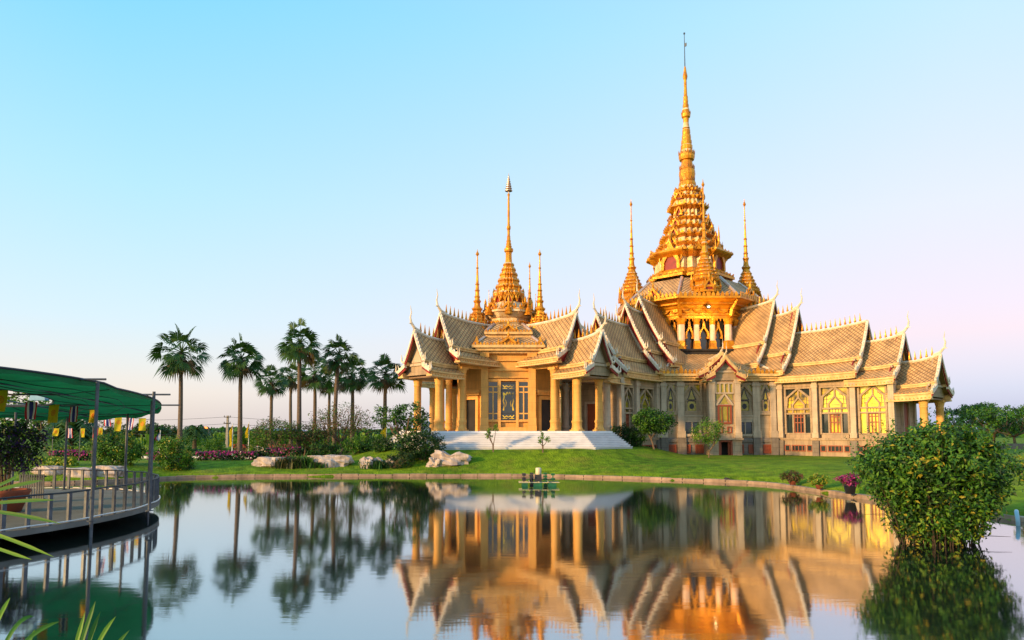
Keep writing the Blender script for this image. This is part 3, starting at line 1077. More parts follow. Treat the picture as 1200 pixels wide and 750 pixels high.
# chamfer faces between the wings
def ogee(w_, z0, z1, n=6):
    o = []
    for k in range(n + 1):
        u = k / n
        y = w_ * (1 - u) ** .8 * (1 - .25 * math.sin(u * math.pi))
        o.append((y, z0 + (z1 - z0) * u))
    return [(-y, z) for (y, z) in o] + [(y, z) for (y, z) in o[::-1][1:]]
for ci, ang in enumerate((-45, 45, 135, 225)):
    Mc = RZ(ang)
    x0 = mCh
    for y in (-5.0, -3.45, 3.45, 5.0):
        wd = .62 if abs(y) < 4 else .5
        mb = MB(Mc)
        mb.bx(x0 - .1, x0 + .26, y - wd / 2, y + wd / 2, 2.4, 7.55)
        mb.bx(x0 - .1, x0 + .34, y - wd / 2 - .06, y + wd / 2 + .06, 2.4, 3.0)
        mb.bx(x0 - .1, x0 + .34, y - wd / 2 - .06, y + wd / 2 + .06, 7.1, 7.35)
        mb.mi = 1
        mb.bx(x0 - .1, x0 + .44, y - wd / 2 - .08, y + wd / 2 + .08, .3, 2.38)
        mb.build('pilaster', [M['stone_pale'], M['plinth']], hall)
    mb = MB(Mc)
    mb.bx(x0 - .1, x0 + .50, -5.45, 5.45, 7.56, 7.78)
    mb.bx(x0 - .1, x0 + .66, -5.45, 5.45, 7.78, 7.98)
    mb.bx(x0 - .1, x0 + .86, -5.45, 5.45, 7.98, 8.2)
    co = mb.build('cornice', M['cream'], hall)
    for (a, b_) in ((-5.3, -1.7), (1.7, 5.3)):
        mb = MB(Mc)
        antefix_row(mb, x0 + .78, a, b_, 8.2, .38, 9)
        mb.build('antefix_row', M['gold'], co)
    # skirt roof up to the drum
    mb = MB(Mc)
    P = [(x0 + .66, -5.4, 8.21), (x0 + .66, 5.4, 8.21), (5.6, 2.4, 10.6), (5.6, -2.4, 10.6), (x0 + .5, -5.4, 8.0), (x0 + .5, 5.4, 8.0), (5.4, 2.4, 10.3), (5.4, -2.4, 10.3)]
    mb.add(P, [(0, 1, 2, 3), (7, 6, 5, 4), (0, 4, 5, 1), (1, 5, 6, 2), (3, 2, 6, 7), (0, 3, 7, 4)], [[(-5.4, 0), (5.4, 0), (2.4, 5.4), (-2.4, 5.4)]] + [[(0, 0)] * 4] * 5)
    sk = mb.build('roof', M['tile'], hall)
    mb = MB(Mc)
    for s_ in (-1, 1):
        mb.tube([(x0 + .6, s_ * 5.3, 8.3), (5.6, s_ * 2.4, 10.72)], .14, 6)
    mb.tube([(5.62, -2.5, 10.66), (5.62, 2.5, 10.66)], .16, 6)
    mb.build('ridge_cap', M['white'], sk)
    # windows of the bays
    for (yc, w_) in ((-2.42, .74), (2.42, .74), (-4.35, .40), (4.35, .40)):
        Mb = Mc @ Matrix.Translation((x0, yc, 0))
        fr = MB(Mb)
        W = w_ + .12
        bars(fr, [(-W, 4.55), (-W, 7.3), (W, 7.3), (W, 4.55), (-W, 4.55)], .16, .0, .20)
        bars(fr, [(-W, 6.15), (0, 7.25), (W, 6.15)], .20, .0, .16)
        bars(fr, [(-w_ * .62, 4.75), (-w_ * .62, 5.8)], .10, .0, .14)
        bars(fr, [(w_ * .62, 4.75), (w_ * .62, 5.8)], .10, .0, .142)
        bars(fr, [(-W, 4.72), (W, 4.72)], .2, .0, .17)
        for q in (-.66, -.22, .22, .66):
            bars(fr, [(q * w_ * 1.1, 7.34), (q * w_ * 1.1, 7.52)], .06, .0, .1)
        win = fr.build('window', M['stone'], hall)
        gl = MB(Mb)
        gl.bx(-.02, .04, -w_ * .6, w_ * .6, 4.8, 5.75)
        gl.prism(ogee(w_ * .55, 5.85, 6.85), 'x', -.02, .045)
        for s_ in (-1, 1):
            gl.prism([(s_ * w_, 6.45), (s_ * w_, 7.2), (s_ * w_ * .25, 7.2)], 'x', -.02, .042)
        gl.build('glass', M['yglass'], win)
        em = MB(Mb)
        bars(em, [(-w_ * .6, 4.8), (-w_ * .6, 5.5), (-w_ * .4, 5.75), (w_ * .4, 5.75), (w_ * .6, 5.5), (w_ * .6, 4.8), (-w_ * .6, 4.8)], .07, .04, .08)
        og = ogee(w_ * .55, 5.85, 6.85)
        bars(em, og + [og[0]], .07, .045, .082)
        em.prism([(w_ * .30 * math.cos(a), 5.25 + .26 * math.sin(a)) for a in [k * math.pi / 4 for k in range(8)]], 'x', .04, .07)
        em.build('leading', M['metal_dark'], win)
        if abs(yc) < 4:
            lw = MB(Mb)
            lw.bx(-.02, .30, -.95, .95, 4.30, 4.45)
            lw.bx(-.02, .22, -.85, .85, 4.02, 4.28)
            lw.bx(-.02, .18, -.95, .95, 3.82, 4.0)
            bars(lw, [(-.72, 2.75), (-.72, 3.8)], .2, .0, .15)
            bars(lw, [(.72, 2.75), (.72, 3.8)], .2, .0, .151)
            bars(lw, [(0, 2.75), (0, 3.8)], .10, .0, .12)
            lw.bx(-.02, .2, -.95, .95, 2.5, 2.72)
            o = lw.build('lower_window', M['stone_pale'], hall)
            pn = MB(Mb)
            pn.bx(-.02, .025, -.66, .66, 2.74, 3.8)
            pn.build('glass', M['glass'], o)
        # red basement shutters
        Mb = Mc @ Matrix.Translation((x0 + .20, yc, 0))
        sh = MB(Mb)
        for q in ((-.62, .62) if abs(yc) < 4 else (0,)):
            bars(sh, [(q - .36, 1.02), (q + .36, 1.02), (q + .36, 1.72), (q - .36, 1.72), (q - .36, 1.02)], .09, .0, .12)
            for k in range(5):
                sh.box((.06, q, 1.12 + k * .125), (.05, .64, .06))
            sh.bx(-.03, .03, q - .34, q + .34, 1.05, 1.7)
        sh.build('basement_shutter', M['timber'], hall)
    # projecting porch bay
    mb = MB(Mc)
    mb.bx(x0 - .1, x0 + 2.0, -1.15, 1.15, 2.35, 8.0)
    mb.bx(x0 - .1, x0 + 2.1, -1.45, -.62, .3, 2.2)
    mb.bx(x0 - .1, x0 + 2.1, .62, 1.45, .3, 2.2)
    mb.bx(x0 - .1, x0 + 2.25, -1.55, 1.55, 2.2, 2.36)
    pb = mb.build('porch_bay', M['stone'], hall)
    for s_ in (-1, 1):
        mb = MB(Mc)
        mb.bx(x0 + 1.6, x0 + 2.2, *sorted((s_ * .88, s_ * 1.40)), 2.37, 7.6)
        mb.bx(x0 + 1.6, x0 + 2.26, *sorted((s_ * .84, s_ * 1.44)), 2.38, 2.9)
        mb.bx(x0 + 1.6, x0 + 2.26, *sorted((s_ * .84, s_ * 1.44)), 7.2, 7.45)
        mb.build('corner_pier', M['stone_pale'], pb)
    Mb = Mc @ Matrix.Translation((x0 + 2.0, 0, 0))
    fr = MB(Mb)
    bars(fr, [(-.78, 6.35), (.78, 6.35)], .12, .0, .14)
    bars(fr, [(-.7, 5.35), (0, 6.3), (.7, 5.35)], .13, .0, .12)
    bars(fr, [(-.8, 5.3), (.8, 5.3)], .1, .0, .11)
    for q in (-.78, -.39, 0, .39, .78):
        bars(fr, [(q, 6.4), (q, 7.2)], .12, .0, .13)
    bars(fr, [(-.8, 7.25), (.8, 7.25)], .12, .0, .14)
    win = fr.build('window', M['stone_pale'], hall)
    gl = MB(Mb)
    gl.bx(-.02, .03, -.75, .75, 6.45, 7.15)
    gl.prism(ogee(.36, 5.4, 6.1), 'x', -.02, .031)
    for s_ in (-1, 1):
        gl.prism([(s_ * .72, 5.7), (s_ * .72, 6.28), (s_ * .2, 6.28)], 'x', -.02, .03)
    gl.bx(-.02, .03, -.45, .45, 3.9, 5.2)
    gl.build('glass', M['yglass'], win)
    tb = MB(Mb)
    bars(tb, [(-.55, 3.7), (-.55, 5.25), (.55, 5.25), (.55, 3.7), (-.55, 3.7)], .14, .0, .12)
    for q in (-.25, .25):
        bars(tb, [(q, 3.75), (q, 5.2)], .07, .0, .10)
    for q in (-.40, .40):
        bars(tb, [(q - .16, 2.85), (q + .16, 2.85), (q + .16, 3.35), (q - .16, 3.35), (q - .16, 2.85)], .08, .0, .09)
    tb.build('timber_casement', M['timber'], win)
    # basement doorway
    mb = MB(Mc)
    mb.bx(x0 + .9, x0 + 1.0, -.6, .6, .3, 2.15)
    d_ = mb.build('doorway', M['dark'], hall)
    mb = MB(Mc)
    bars(mb, [(-.55, .3), (-.55, 2.1), (.55, 2.1), (.55, .3)], .16, x0 + 1.6, x0 + 2.05)
    mb.bx(x0 + 1.7, x0 + 1.76, -.5, -.28, .3, 2.05)
    mb.bx(x0 + 1.7, x0 + 1.76, .30, .5, .3, 2.05)
    mb.build('door_leaf', M['timber'], d_)
    roof_tier(hall, Mc, 6.6, x0 + 1.5, 9.75, 8.7, 8.05, 2.15, lift=.25, gable='stone', crest=False, eave=.35, seg=4, dk=.6, white='cream')
    roof_tier(hall, Mc, x0 + .8, x0 + 2.55, 9.35, 8.3, 7.7, 1.75, lift=.2, gable='stone', crest=False, eave=.35, seg=4, dk=.6, white='cream')

# drum with its ring of columns
ROC = rad(0)
mb = MB(T0)
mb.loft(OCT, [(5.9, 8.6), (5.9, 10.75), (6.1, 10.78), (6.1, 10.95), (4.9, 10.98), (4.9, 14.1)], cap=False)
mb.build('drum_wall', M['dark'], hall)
mb = MB(T0)
mb.loft(OCT, [(5.65, 14.0), (5.65, 14.3), (5.8, 14.35), (5.8, 14.5), (5.6, 14.55), (5.6, 15.0), (5.75, 15.05), (5.9, 15.3), (6.3, 15.35), (6.3, 15.5), (7.0, 15.75)])
mb.loft(OCT, [(7.3, 15.76), (7.3, 15.95), (7.15, 16.0)])
frz = mb.build('entablature', M['gold'], hall)
mb = MB(T0)
for k in range(8):
    mk = RZ(k * 45)
    mb.M = mk
    antefix_row(mb, 7.2, -2.9, 2.9, 15.97, .42, 13)
    for j in range(4):                           # hanging swags under the eave
        y = -1.8 + j * 1.2
        mb.tube([(5.72, y - .55, 14.95), (5.85, y - .3, 14.66), (5.88, y, 14.56), (5.85, y + .3, 14.66), (5.72, y + .55, 14.95)], [.05, .10, .12, .10, .05], 5)
    for j in range(14):
        mb.tube([(5.75, -2.2 + j * .34, 14.0), (5.75, -2.2 + j * .34, 13.72)], [.09, .02], 4)
    # brackets at the corners
    mb.M = RZ(k * 45 + 22.5)
    mb.tube([(6.1, 0, 14.0), (6.5, 0, 14.3), (6.7, 0, 14.9), (7.5, 0, 15.7)], [.12, .22, .2, .1], 5)
mb.build('eave_ornament', M['gold'], frz)
for k in range(8):
    for j in range(3):
        ang = k * 45
        if j == 0:
            mk, x, y, r = RZ(ang + 22.5), 6.05, 0, .36
        else:
            mk, x, y, r = RZ(ang), 5.55, (-.78, .78)[j - 1], .27
        mb = MB(mk)
        mb.mi = 1
        mb.loft(circ(4, math.pi / 4), [(r * 1.75, 10.95), (r * 1.75, 11.15), (r * 1.5, 11.2), (r * 1.5, 11.6), (r * 1.35, 11.65), (r * 1.35, 11.8)], (x, y))
        mb.mi = 0
        mb.loft(circ(12), [(r * 1.05, 11.8), (r * .98, 13.4)], (x, y))
        mb.mi = 1
        mb.loft(circ(12), [(r * 1.1, 13.4), (r * 1.2, 13.5), (r * 1.0, 13.55), (r * 1.35, 13.9), (r * 1.45, 14.0)], (x, y))
        mb.build('drum_column', [M['pink'], M['gold']], hall)
hd = MB(T0)
hg = MB(T0)
for k in range(8):
    for (y, w_) in ((-1.42, .36), (0, .50), (1.42, .36)):
        hd.M = RZ(k * 45)
        bars(hd, [(y - w_ * .95, 12.2), (y - w_ * .75, 12.7), (y - w_ * .2, 13.1), (y, 13.7)], .15, 5.05, 5.35)
        bars(hd, [(y + w_ * .95, 12.2), (y + w_ * .75, 12.7), (y + w_ * .2, 13.1), (y, 13.7)], .15, 5.05, 5.352)
        bars(hd, [(y - w_, 12.15), (y - w_ * .7, 12.15)], .2, 5.05, 5.3)
        bars(hd, [(y + w_, 12.15), (y + w_ * .7, 12.15)], .2, 5.05, 5.301)
        hg.M = RZ(k * 45)
        hg.bx(4.88, 4.94, y - w_ * .7, y + w_ * .7, 11.0, 13.0)
o = hd.build('window_hood', M['gold'], hall)
hg.build('glass', M['glass'], o)
# hip roof of the drum
mb = MB(T0)
for k in range(8):
    mb.M = RZ(k * 45)
    t8 = math.tan(math.pi / 8)
    P = [(7.05, -7.05 * t8, 16.0), (7.05, 7.05 * t8, 16.0), (4.6, 4.6 * t8, 18.3), (4.6, -4.6 * t8, 18.3)]
    mb.add(P, [(0, 1, 2, 3)], [[(-2.9, 0), (2.9, 0), (1.9, 3.4), (-1.9, 3.4)]])
rf = mb.build('drum_roof', M['tile'], hall, fixn=False)
mb = MB(T0)
for k in range(8):
    mb.M = RZ(k * 45 + 22.5)
    q = 1 / math.cos(math.pi / 8)
    mb.tube([(7.05 * q, 0, 16.05), (4.6 * q, 0, 18.35)], .16, 6)
mb.build('ridge_cap', M['silver'], rf)
for k in range(8):
    mb = MB(T0)
    niche_pediment(mb, Matrix.Rotation(rad(k * 45), 4, 'Z'), 6.75, 16.02, 1.5, 1.25)
    mb.build('dormer_niche', [M['gold'], M['red']], rf)
# the tower
k_ = 76.5 / 820
def TZ(py):
    d = ray(600, py)
    return CZ + HY * d.z / d.y
tower_px = [(332, 46), (329, 46), (328, 43), (325, 42), (324, 40), (321, 36.5), (309, 35.5), (307.5, 39), (306, 41), (304.5, 44), (303, 45.5), (301, 45), (300, 36), (298, 31), (294.5, 30), (293.5, 34), (292.3, 36), (291, 35), (290, 27.5), (284, 26), (283, 29.5), (281.5, 31.5), (280, 30.5), (279, 23.5), (272.5, 22), (271.5, 25.5), (270, 27), (268.8, 26), (268, 19), (262, 18), (261, 20.5), (259.5, 22), (258.5, 21), (257.5, 15.5), (249, 15), (247.5, 19), (246, 22.5), (244.5, 22), (243.5, 16.5), (237, 15), (236, 17.5), (234.5, 18.5), (233, 17.5), (232, 13), (227.5, 12), (226.5, 14.5), (225, 15), (223.5, 14), (222.5, 10.5), (219, 9.5)]
prof = [(r * k_, TZ(y)) for y, r in tower_px]
low = MB(T0)
for i in range(len(prof) - 1):
    (y0, r0), (y1, r1) = tower_px[i], tower_px[i + 1]
    pale = (r0 < tower_px[i - 1][1] - 1 or abs(y0 - y1) >= 4) and r1 <= r0 and 4 < i
    low.mi = 1 if pale else 0
    low.loft(RED, [prof[i], prof[i + 1]], cap=(i == 0))
tw = low.build('tower', [M['gold'], M['plaster']], hall)
orn = MB(T0)
for (py, r, h, n) in ((303, 43.5, .42, 36), (291, 34, .28, 32), (280, 30, .28, 28), (268.5, 26, .25, 24), (257, 22, .22, 20), (244.5, 21.5, .34, 24), (232, 17.5, .25, 16), (223.5, 14.5, .22, 14), (328, 45, .28, 40)):
    z = TZ(py)
    rr = r * k_
    for j in range(n):
        a = 2 * math.pi * (j + .5) / n
        q = max(abs(math.cos(a)), abs(math.sin(a)))
        q2 = (abs(math.cos(a)) + abs(math.sin(a)))
        d = min(rr / q, rr * 1.44 / q2)
        x, y = d * math.cos(a), d * math.sin(a)
        wd = math.pi * rr / n * .8
        tx, ty = -math.sin(a) * wd, math.cos(a) * wd
        orn.add([(x - tx, y - ty, z), (x + tx, y + ty, z), (x - math.cos(a) * wd * 1.5, y - math.sin(a) * wd * 1.5, z), (x + math.cos(a) * .05, y + math.sin(a) * .05, z + h)], [(0, 1, 3), (1, 2, 3), (2, 0, 3), (2, 1, 0)])
orn.build('antefix_row', M['gold'], tw)
for k in range(4):
    for (a_, r_, py, w_, h_) in ((0, 37.0, 322, 2.2, 3.0), (0, 33.5, 293.5, 1.15, .95), (0, 29, 282.5, 1.05, .95), (0, 25, 270.5, .95, .9), (0, 18, 256.5, .8, 1.15), (0, 17.5, 237, .8, .8), (45, 42, 303, .9, .6)):
        nic = MB(T0)
        niche_pediment(nic, Matrix.Rotation(rad(k * 90 + a_), 4, 'Z'), r_ * k_, TZ(py), w_, h_)
        nic.build('niche', [M['gold'], M['red']], tw)
upper = [(219, 9.5), (217, 9.8), (214, 9.2), (213, 8), (209, 8.6), (205, 9.2), (201, 8.9), (196, 7.2), (191, 6.2), (189, 6.0), (188, 8.2), (185, 9.0), (182, 9.0), (179, 7.4), (177, 7.2), (176, 6.2), (174.5, 6.6), (171, 6.6), (170, 5.6), (168, 6), (165, 5.8), (164, 5), (162, 5.2), (158.5, 4.9), (158, 4.3), (156, 4.6), (152.5, 4.4), (151.5, 3.6), (150.5, 4.3), (149, 3.6), (144, 3.0), (139, 3.4), (137.5, 4.8), (134, 5.3), (132, 4.8), (131, 3.6), (129.5, 4.1), (127.5, 3.8), (126.5, 3.1), (124.5, 3.5), (122.5, 3.2), (121.5, 2.6), (119, 2.9), (115.5, 2.5), (114, 2.7), (112, 2.0), (103, 1.7), (94, 1.6), (92.5, 2.2), (90, 2.7), (88, 2.5), (85, 1.8), (80, 1.2), (78, .8)]
mb = MB(T0)
mb.smooth = False
pr = [(r * k_ * 1.02, TZ(y)) for y, r in upper]
for i in range(len(pr) - 1):
    a = upper[i][1]
    mb.mi = 1 if (170 < upper[i][0] < 182 or 148 < upper[i][0] < 153 or 128 < upper[i][0] < 132) and upper[i + 1][1] < a else 0
    mb.loft(circ(14), [pr[i], pr[i + 1]], cap=False)
mb.mi = 0
sp = mb.build('spire', [M['gold'], M['plaster']], hall)
mb = MB(T0)
for (py, r, h, n) in ((182, 9.2, .5, 14), (213, 8.6, .5, 14), (134, 5.3, .35, 10), (199, 8.6, .5, 12)):
    z = TZ(py)
    for j in range(n):
        a = 2 * math.pi * j / n
        rr = r * k_
        wd = math.pi * rr / n * .9
        x, y = rr * math.cos(a), rr * math.sin(a)
        tx, ty = -math.sin(a) * wd, math.cos(a) * wd
        mb.add([(x - tx, y - ty, z), (x + tx, y + ty, z), (x * .8, y * .8, z), (x * 1.04, y * 1.04, z + h)], [(0, 1, 3), (1, 2, 3), (2, 0, 3), (2, 1, 0)])
mb.build('lotus_petals', M['gold2'], sp)
mb = MB(T0)
mb.tube([(0, 0, TZ(78.5)), (0, 0, TZ(39))], [.055, .03], 6)
mb.tube([(.0, 0, TZ(40)), (0, 0, TZ(38.5))], [.10, .10], 6)
mb.bx(.03, .26, -.02, .02, TZ(55), TZ(51))
mb.build('mast', M['metal'], hall)
# four corner spires, over the chamfers
def small_spire(parent, ang, dist, zb, zt, s, M0, nm='corner_spire', mats=None, red=True):
    H = zt - zb
    pf = [(1.10, -.02), (1.10, .015), (1.22, .02), (1.22, .035), (.98, .045), (.94, .075), (1.16, .085), (1.20, .10), (.98, .108), (.95, .125), (1.02, .135), (.82, .145), (.80, .16), (.88, .17), (.70, .18), (.68, .195), (.75, .205), (.58, .215), (.56, .23), (.62, .24), (.47, .25), (.45, .265), (.50, .275), (.38, .285), (.35, .30), (.32, .315), (.40, .328), (.42, .335), (.30, .345), (.24, .37), (.22, .40), (.28, .415), (.30, .425), (.20, .435), (.18, .46), (.23, .47), (.17, .48), (.15, .53), (.20, .54), (.14, .55), (.12, .60), (.17, .61), (.11, .62), (.09, .70), (.065, .78), (.11, .79), (.06, .80), (.045, .92), (.05, .925), (.14, .945), (.12, .955), (.05, .97), (.01, 1.0)]
    mk = M0 @ Matrix.Rotation(rad(ang), 4, 'Z') @ Matrix.Translation((dist, 0, 0))
    mb = MB(mk)
    for i in range(len(pf) - 1):
        (r0, h0), (r1, h1) = pf[i], pf[i + 1]
        mb.mi = 1 if (r1 < r0 - .08 and h0 < .5) else 0
        mb.loft(RED if h0 < .29 else circ(10), [(r0 * s, zb + h0 * H), (r1 * s, zb + h1 * H)], cap=False)
    mb.mi = 0
    for (r, h, n, hh) in ((1.18, .10, 18, .22), (1.0, .135, 16, .18), (.86, .17, 14, .16), (.73, .205, 12, .14), (.60, .24, 12, .12), (.48, .275, 10, .1), (.40, .335, 8, .1)):
        for j in range(n):
            a = 2 * math.pi * (j + .5) / n
            rr = r * s
            wd = math.pi * rr / n * .85
            x, y = rr * math.cos(a), rr * math.sin(a)
            tx, ty = -math.sin(a) * wd, math.cos(a) * wd
            z = zb + h * H
            mb.add([(x - tx, y - ty, z), (x + tx, y + ty, z), (x * .75, y * .75, z), (x * 1.03, y * 1.03, z + hh * s)], [(0, 1, 3), (1, 2, 3), (2, 0, 3), (2, 1, 0)])
    o = mb.build(nm, mats or [M['gold'], M['plaster']], parent)
    if red:
        for k in range(4):
            nb = MB(mk)
            niche_pediment(nb, Matrix.Rotation(rad(k * 90), 4, 'Z'), 1.08 * s, zb + .0 * H, .9 * s, 1.0 * s)
            nb.build('niche', [M['gold'], M['red']], o)
    return o
for ang in (-45, 45, 135, 225):
    small_spire(hall, ang, 6.1, 16.6, 27.9, 1.12, T0)
# floodlight bracketed under the drum eave
Mf = RZ(-45)
mb = MB(Mf)
mb.tube([(5.9, .15, 15.1), (6.5, .15, 15.05)], .05, 6)
mb.tube([(6.45, .15, 15.12), (6.62, .15, 14.98)], [.16, .26], 10)
fl = mb.build('floodlight', M['metal_dark'], hall)
mb = MB(Mf)
mb.loft(circ(10), [(.04, 14.9), (.11, 14.93), (.13, 15.0), (.09, 15.06)], (6.66, .15))
mb.build('lamp', M['bulb'], fl)
pl = bpy.data.lights.new('floodlight', 'SPOT')
pl.spot_size = rad(150)
pl.spot_blend = .6
pl.energy = 420
pl.color = (1, .62, .2)
pl.shadow_soft_size = .3
plo = bpy.data.objects.new('floodlight_glow', pl)
C.objects.link(plo)
plo.location = (HX + .2, HY - 8.3, 14.0)
plo.rotation_euler = Vector((0, -1, -.12)).to_track_quat('Z', 'Y').to_euler()

# ------------------------------------------------------------------ the small pavilion in front
FZ = 3.0
pav = thing('pavilion', 'ochre pavilion with four tiled porches and a slender golden spire on marble steps', 'pavilion', (PX, PY, 1.6), rad(-45))
P0 = Matrix.Translation((0, 0, -1.6))
def RP(k):
    return P0 @ Matrix.Rotation(rad(k), 4, 'Z')
pa, pb_, pm, psh = 4.28, 1.3, 4.1, 2.25
plan = []
for k in range(4):
    cs, sn = [(1, 0), (0, 1), (-1, 0), (0, -1)][k]
    for (x, y) in ((pa, -pb_), (pa, pb_)):
        plan.append((x * cs - y * sn, x * sn + y * cs))
mb = MB(P0)
mb.prism(plan, 'z', FZ - .02, 9.75)
mb.build('wall', M['pav'], pav)
for k, ang in enumerate((-90, 0, 90, 180)):
    Mw = RP(ang)
    roof_tier(pav, Mw, 2.2, 7.7, 12.0, 9.55, 8.75, 2.25, lift=.5, gable='red', eave=.5, seg=6)
    roof_tier(pav, Mw, 7.0, 10.3, 10.25, 8.2, 7.55, 2.02, lift=.55, gable='stone', eave=.5, seg=5)
    mb = MB(Mw)
    for s_ in (-1, 1):
        mb.bx(4.0, 7.0, *sorted((s_ * 1.2, s_ * 1.5)), 8.05, 8.6)
        mb.bx(7.2, 9.3, *sorted((s_ * 1.2, s_ * 1.48)), 7.25, 7.55)
    mb.bx(8.85, 9.1, -1.19, 1.19, 7.26, 7.5)
    mb.build('beam', M['pav'], pav)
    for (t, zt) in ((6.55, 8.1), (8.95, 7.26)):
        for s_ in (-1, 1):
            column(pav, Mw, t, s_ * 1.34, FZ - .3, zt, .30, M['pav'])
    # doorway in the wing end
    mb = MB(Mw)
    mb.bx(pa - .02, pa + .05, -.62, .62, FZ, 5.6)
    d_ = mb.build('door', M['dark'], pav)
    mb = MB(Mw)
    bars(mb, [(-.78, FZ), (-.78, 5.75), (.78, 5.75), (.78, FZ)], .3, pa - .02, pa + .22)
    mb.bx(pa - .02, pa + .32, -1.15, 1.15, 5.95, 6.15)
    mb.bx(pa - .02, pa + .42, -1.25, 1.25, 6.15, 6.35)
    mb.build('door_frame', M['pav'], d_)
for ang in (-45, 45, 135, 225):
    Mc = RP(ang)
    x0 = pm
    for s_ in (-1, 1):
        y = s_ * 1.95
        mb = MB(Mc)
        mb.bx(x0 - .3, x0 + .24, y - .29, y + .29, FZ, 9.35)
        mb.bx(x0 - .3, x0 + .32, y - .36, y + .36, FZ, FZ + .45)
        mb.bx(x0 - .3, x0 + .29, y - .33, y + .33, FZ + .45, FZ + 1.1)
        mb.bx(x0 - .3, x0 + .30, y - .34, y + .34, 8.8, 9.0)
        mb.bx(x0 - .3, x0 + .34, y - .38, y + .38, 9.05, 9.36)
        mb.build('pilaster', M['pav'], pav)
    mb = MB(Mc)
    for z in (7.35, 7.95, 8.75):
        mb.bx(x0 - .05, x0 + .06, -1.66, 1.66, z, z + .09)
    mb.bx(x0 - .05, x0 + .10, -1.66, 1.66, FZ, FZ + .3)
    mb.bx(x0 - .05, x0 + .12, -1.66, 1.66, FZ + .75, FZ + .86)
    for s_ in (-1, 1):
        mb.bx(x0 - .05, x0 + .14, *sorted((s_ * .62, s_ * .84)), FZ + .31, 7.1)
    mb.bx(x0 - .05, x0 + .15, -1.66, 1.66, 7.1, 7.22)
    mb.build('string_course', M['pav'], pav)
    # tall centre window
    fr = MB(Mc)
    bars(fr, [(-.6, 3.9), (-.6, 6.95), (.6, 6.95), (.6, 3.9), (-.6, 3.9)], .12, x0, x0 + .12)
    for z in (4.45, 6.3):
        bars(fr, [(-.55, z), (.55, z)], .06, x0, x0 + .08)
    win = fr.build('window', M['metal_dark'], pav)
    gl = MB(Mc)
    gl.bx(x0 - .02, x0 + .035, -.56, .56, 3.95, 6.9)
    gl.build('glass', M['glass'], win)
    st = MB(Mc)                                  # gilded stencil work on the pane
    for sg in (-1, 1):
        bars(st, [(sg * .40, 4.7), (sg * .33, 5.1), (sg * .42, 5.45), (sg * .34, 5.8), (sg * .40, 6.1)], .10, x0 + .035, x0 + .05)
        bars(st, [(sg * .40, 6.1), (sg * .20, 5.95), (sg * .10, 6.15), (0, 6.0)], .09, x0 + .036, x0 + .049)
        bars(st, [(sg * .22, 5.0), (sg * .16, 5.3), (sg * .24, 5.55)], .05, x0 + .035, x0 + .047)
        for z in (4.15, 6.62):
            bars(st, [(sg * .46, z + .12), (sg * .30, z - .04), (sg * .16, z + .08), (0, z - .02)], .06, x0 + .035, x0 + .047)
            bars(st, [(sg * .46, z - .13), (sg * .1, z - .13)], .05, x0 + .036, x0 + .046)
    st.build('gilt_stencil', M['yglass_lit0'], win)
    # side lights, two columns of three panes
    for s_ in (-1, 1):
        yc = s_ * 1.25
        fr = MB(Mc)
        bars(fr, [(yc - .40, 3.90), (yc - .40, 7.05), (yc + .40, 7.05), (yc + .40, 3.90), (yc - .40, 3.90)], .07, x0, x0 + .10)
        bars(fr, [(yc, 3.93), (yc, 6.62)], .10, x0, x0 + .095)
        for z in (4.42, 6.17, 6.62):
            bars(fr, [(yc - .37, z), (yc + .37, z)], .10, x0, x0 + .09)
        win = fr.build('window', M['pav'], pav)
        gl = MB(Mc)
        gl.bx(x0 - .02, x0 + .03, yc - .37, yc + .37, 3.93, 7.02)
        gl.build('glass', M['glass'], win)
    # cornice and stepped roofs
    mb = MB(Mc)
    mb.bx(x0 - .6, x0 + .30, -2.4, 2.4, 9.37, 9.55)
    mb.bx(x0 - .6, x0 + .62, -2.7, 2.7, 9.55, 9.78)
    mb.bx(x0 - .6, x0 + .85, -3.0, 3.0, 9.78, 10.0)
    mb.bx(x0 - 1.6, x0 - .35, -1.9, 1.9, 10.6, 11.0)
    mb.bx(x0 - 1.6, x0 - .10, -2.0, 2.0, 11.0, 11.2)
    mb.bx(x0 - .9, x0 - .25, -1.8, 1.8, 10.0, 10.6)
    co = mb.build('cornice', M['cream'], pav)
    mb = MB(Mc)
    antefix_row(mb, x0 + .78, -2.95, 2.95, 10.0, .22, 21, False)
    antefix_row(mb, x0 - .16, -1.95, 1.95, 11.2, .2, 15, False)
    mb.build('antefix_row', [M['gold'], M['gold2']], co)
    for (x_, z_, w_, h_) in ((x0 + .45, 10.0, 1.4, .75), (x0 - .45, 11.2, 1.2, .7)):
        mb = MB(Mc)
        niche_pediment(mb, Matrix.Translation((0, 0, 0)), x_, z_, w_, h_)
        mb.build('pediment', [M['gold'], M['gold2']], co)
    for s_ in (-1, 1):
        mb = MB(Mc)
        mb.loft(circ(4, math.pi / 4), [(.28, 10.0), (.28, 10.3), (.18, 10.4), (.02, 10.75)], (x0 + .5, s_ * 2.6))
        mb.build('corner_finial', M['gold'], co)
    mb = MB(Mc)
    for (xa, wa, za, xb, wb, zb) in ((x0 + .7, 2.75, 10.0, x0 - .25, 1.95, 10.75), (x0 - .2, 1.9, 11.2, x0 - 1.5, 1.2, 12.0)):
        P = [(xa, -wa, za), (xa, wa, za), (xb, wb, zb), (xb, -wb, zb), (xa - 1, -wa, za), (xa - 1, wa, za)]
        mb.add(P, [(0, 1, 2, 3), (0, 3, 4), (1, 5, 2), (3, 2, 5, 4)], [[(-wa, 0), (wa, 0), (wb, 1.3), (-wb, 1.3)], [(0, 0), (0, 1), (1, 1)], [(0, 0), (0, 1), (1, 1)], [(0, 0)] * 4])
    sr = mb.build('roof', M['tile'], pav)
    mb = MB(Mc)
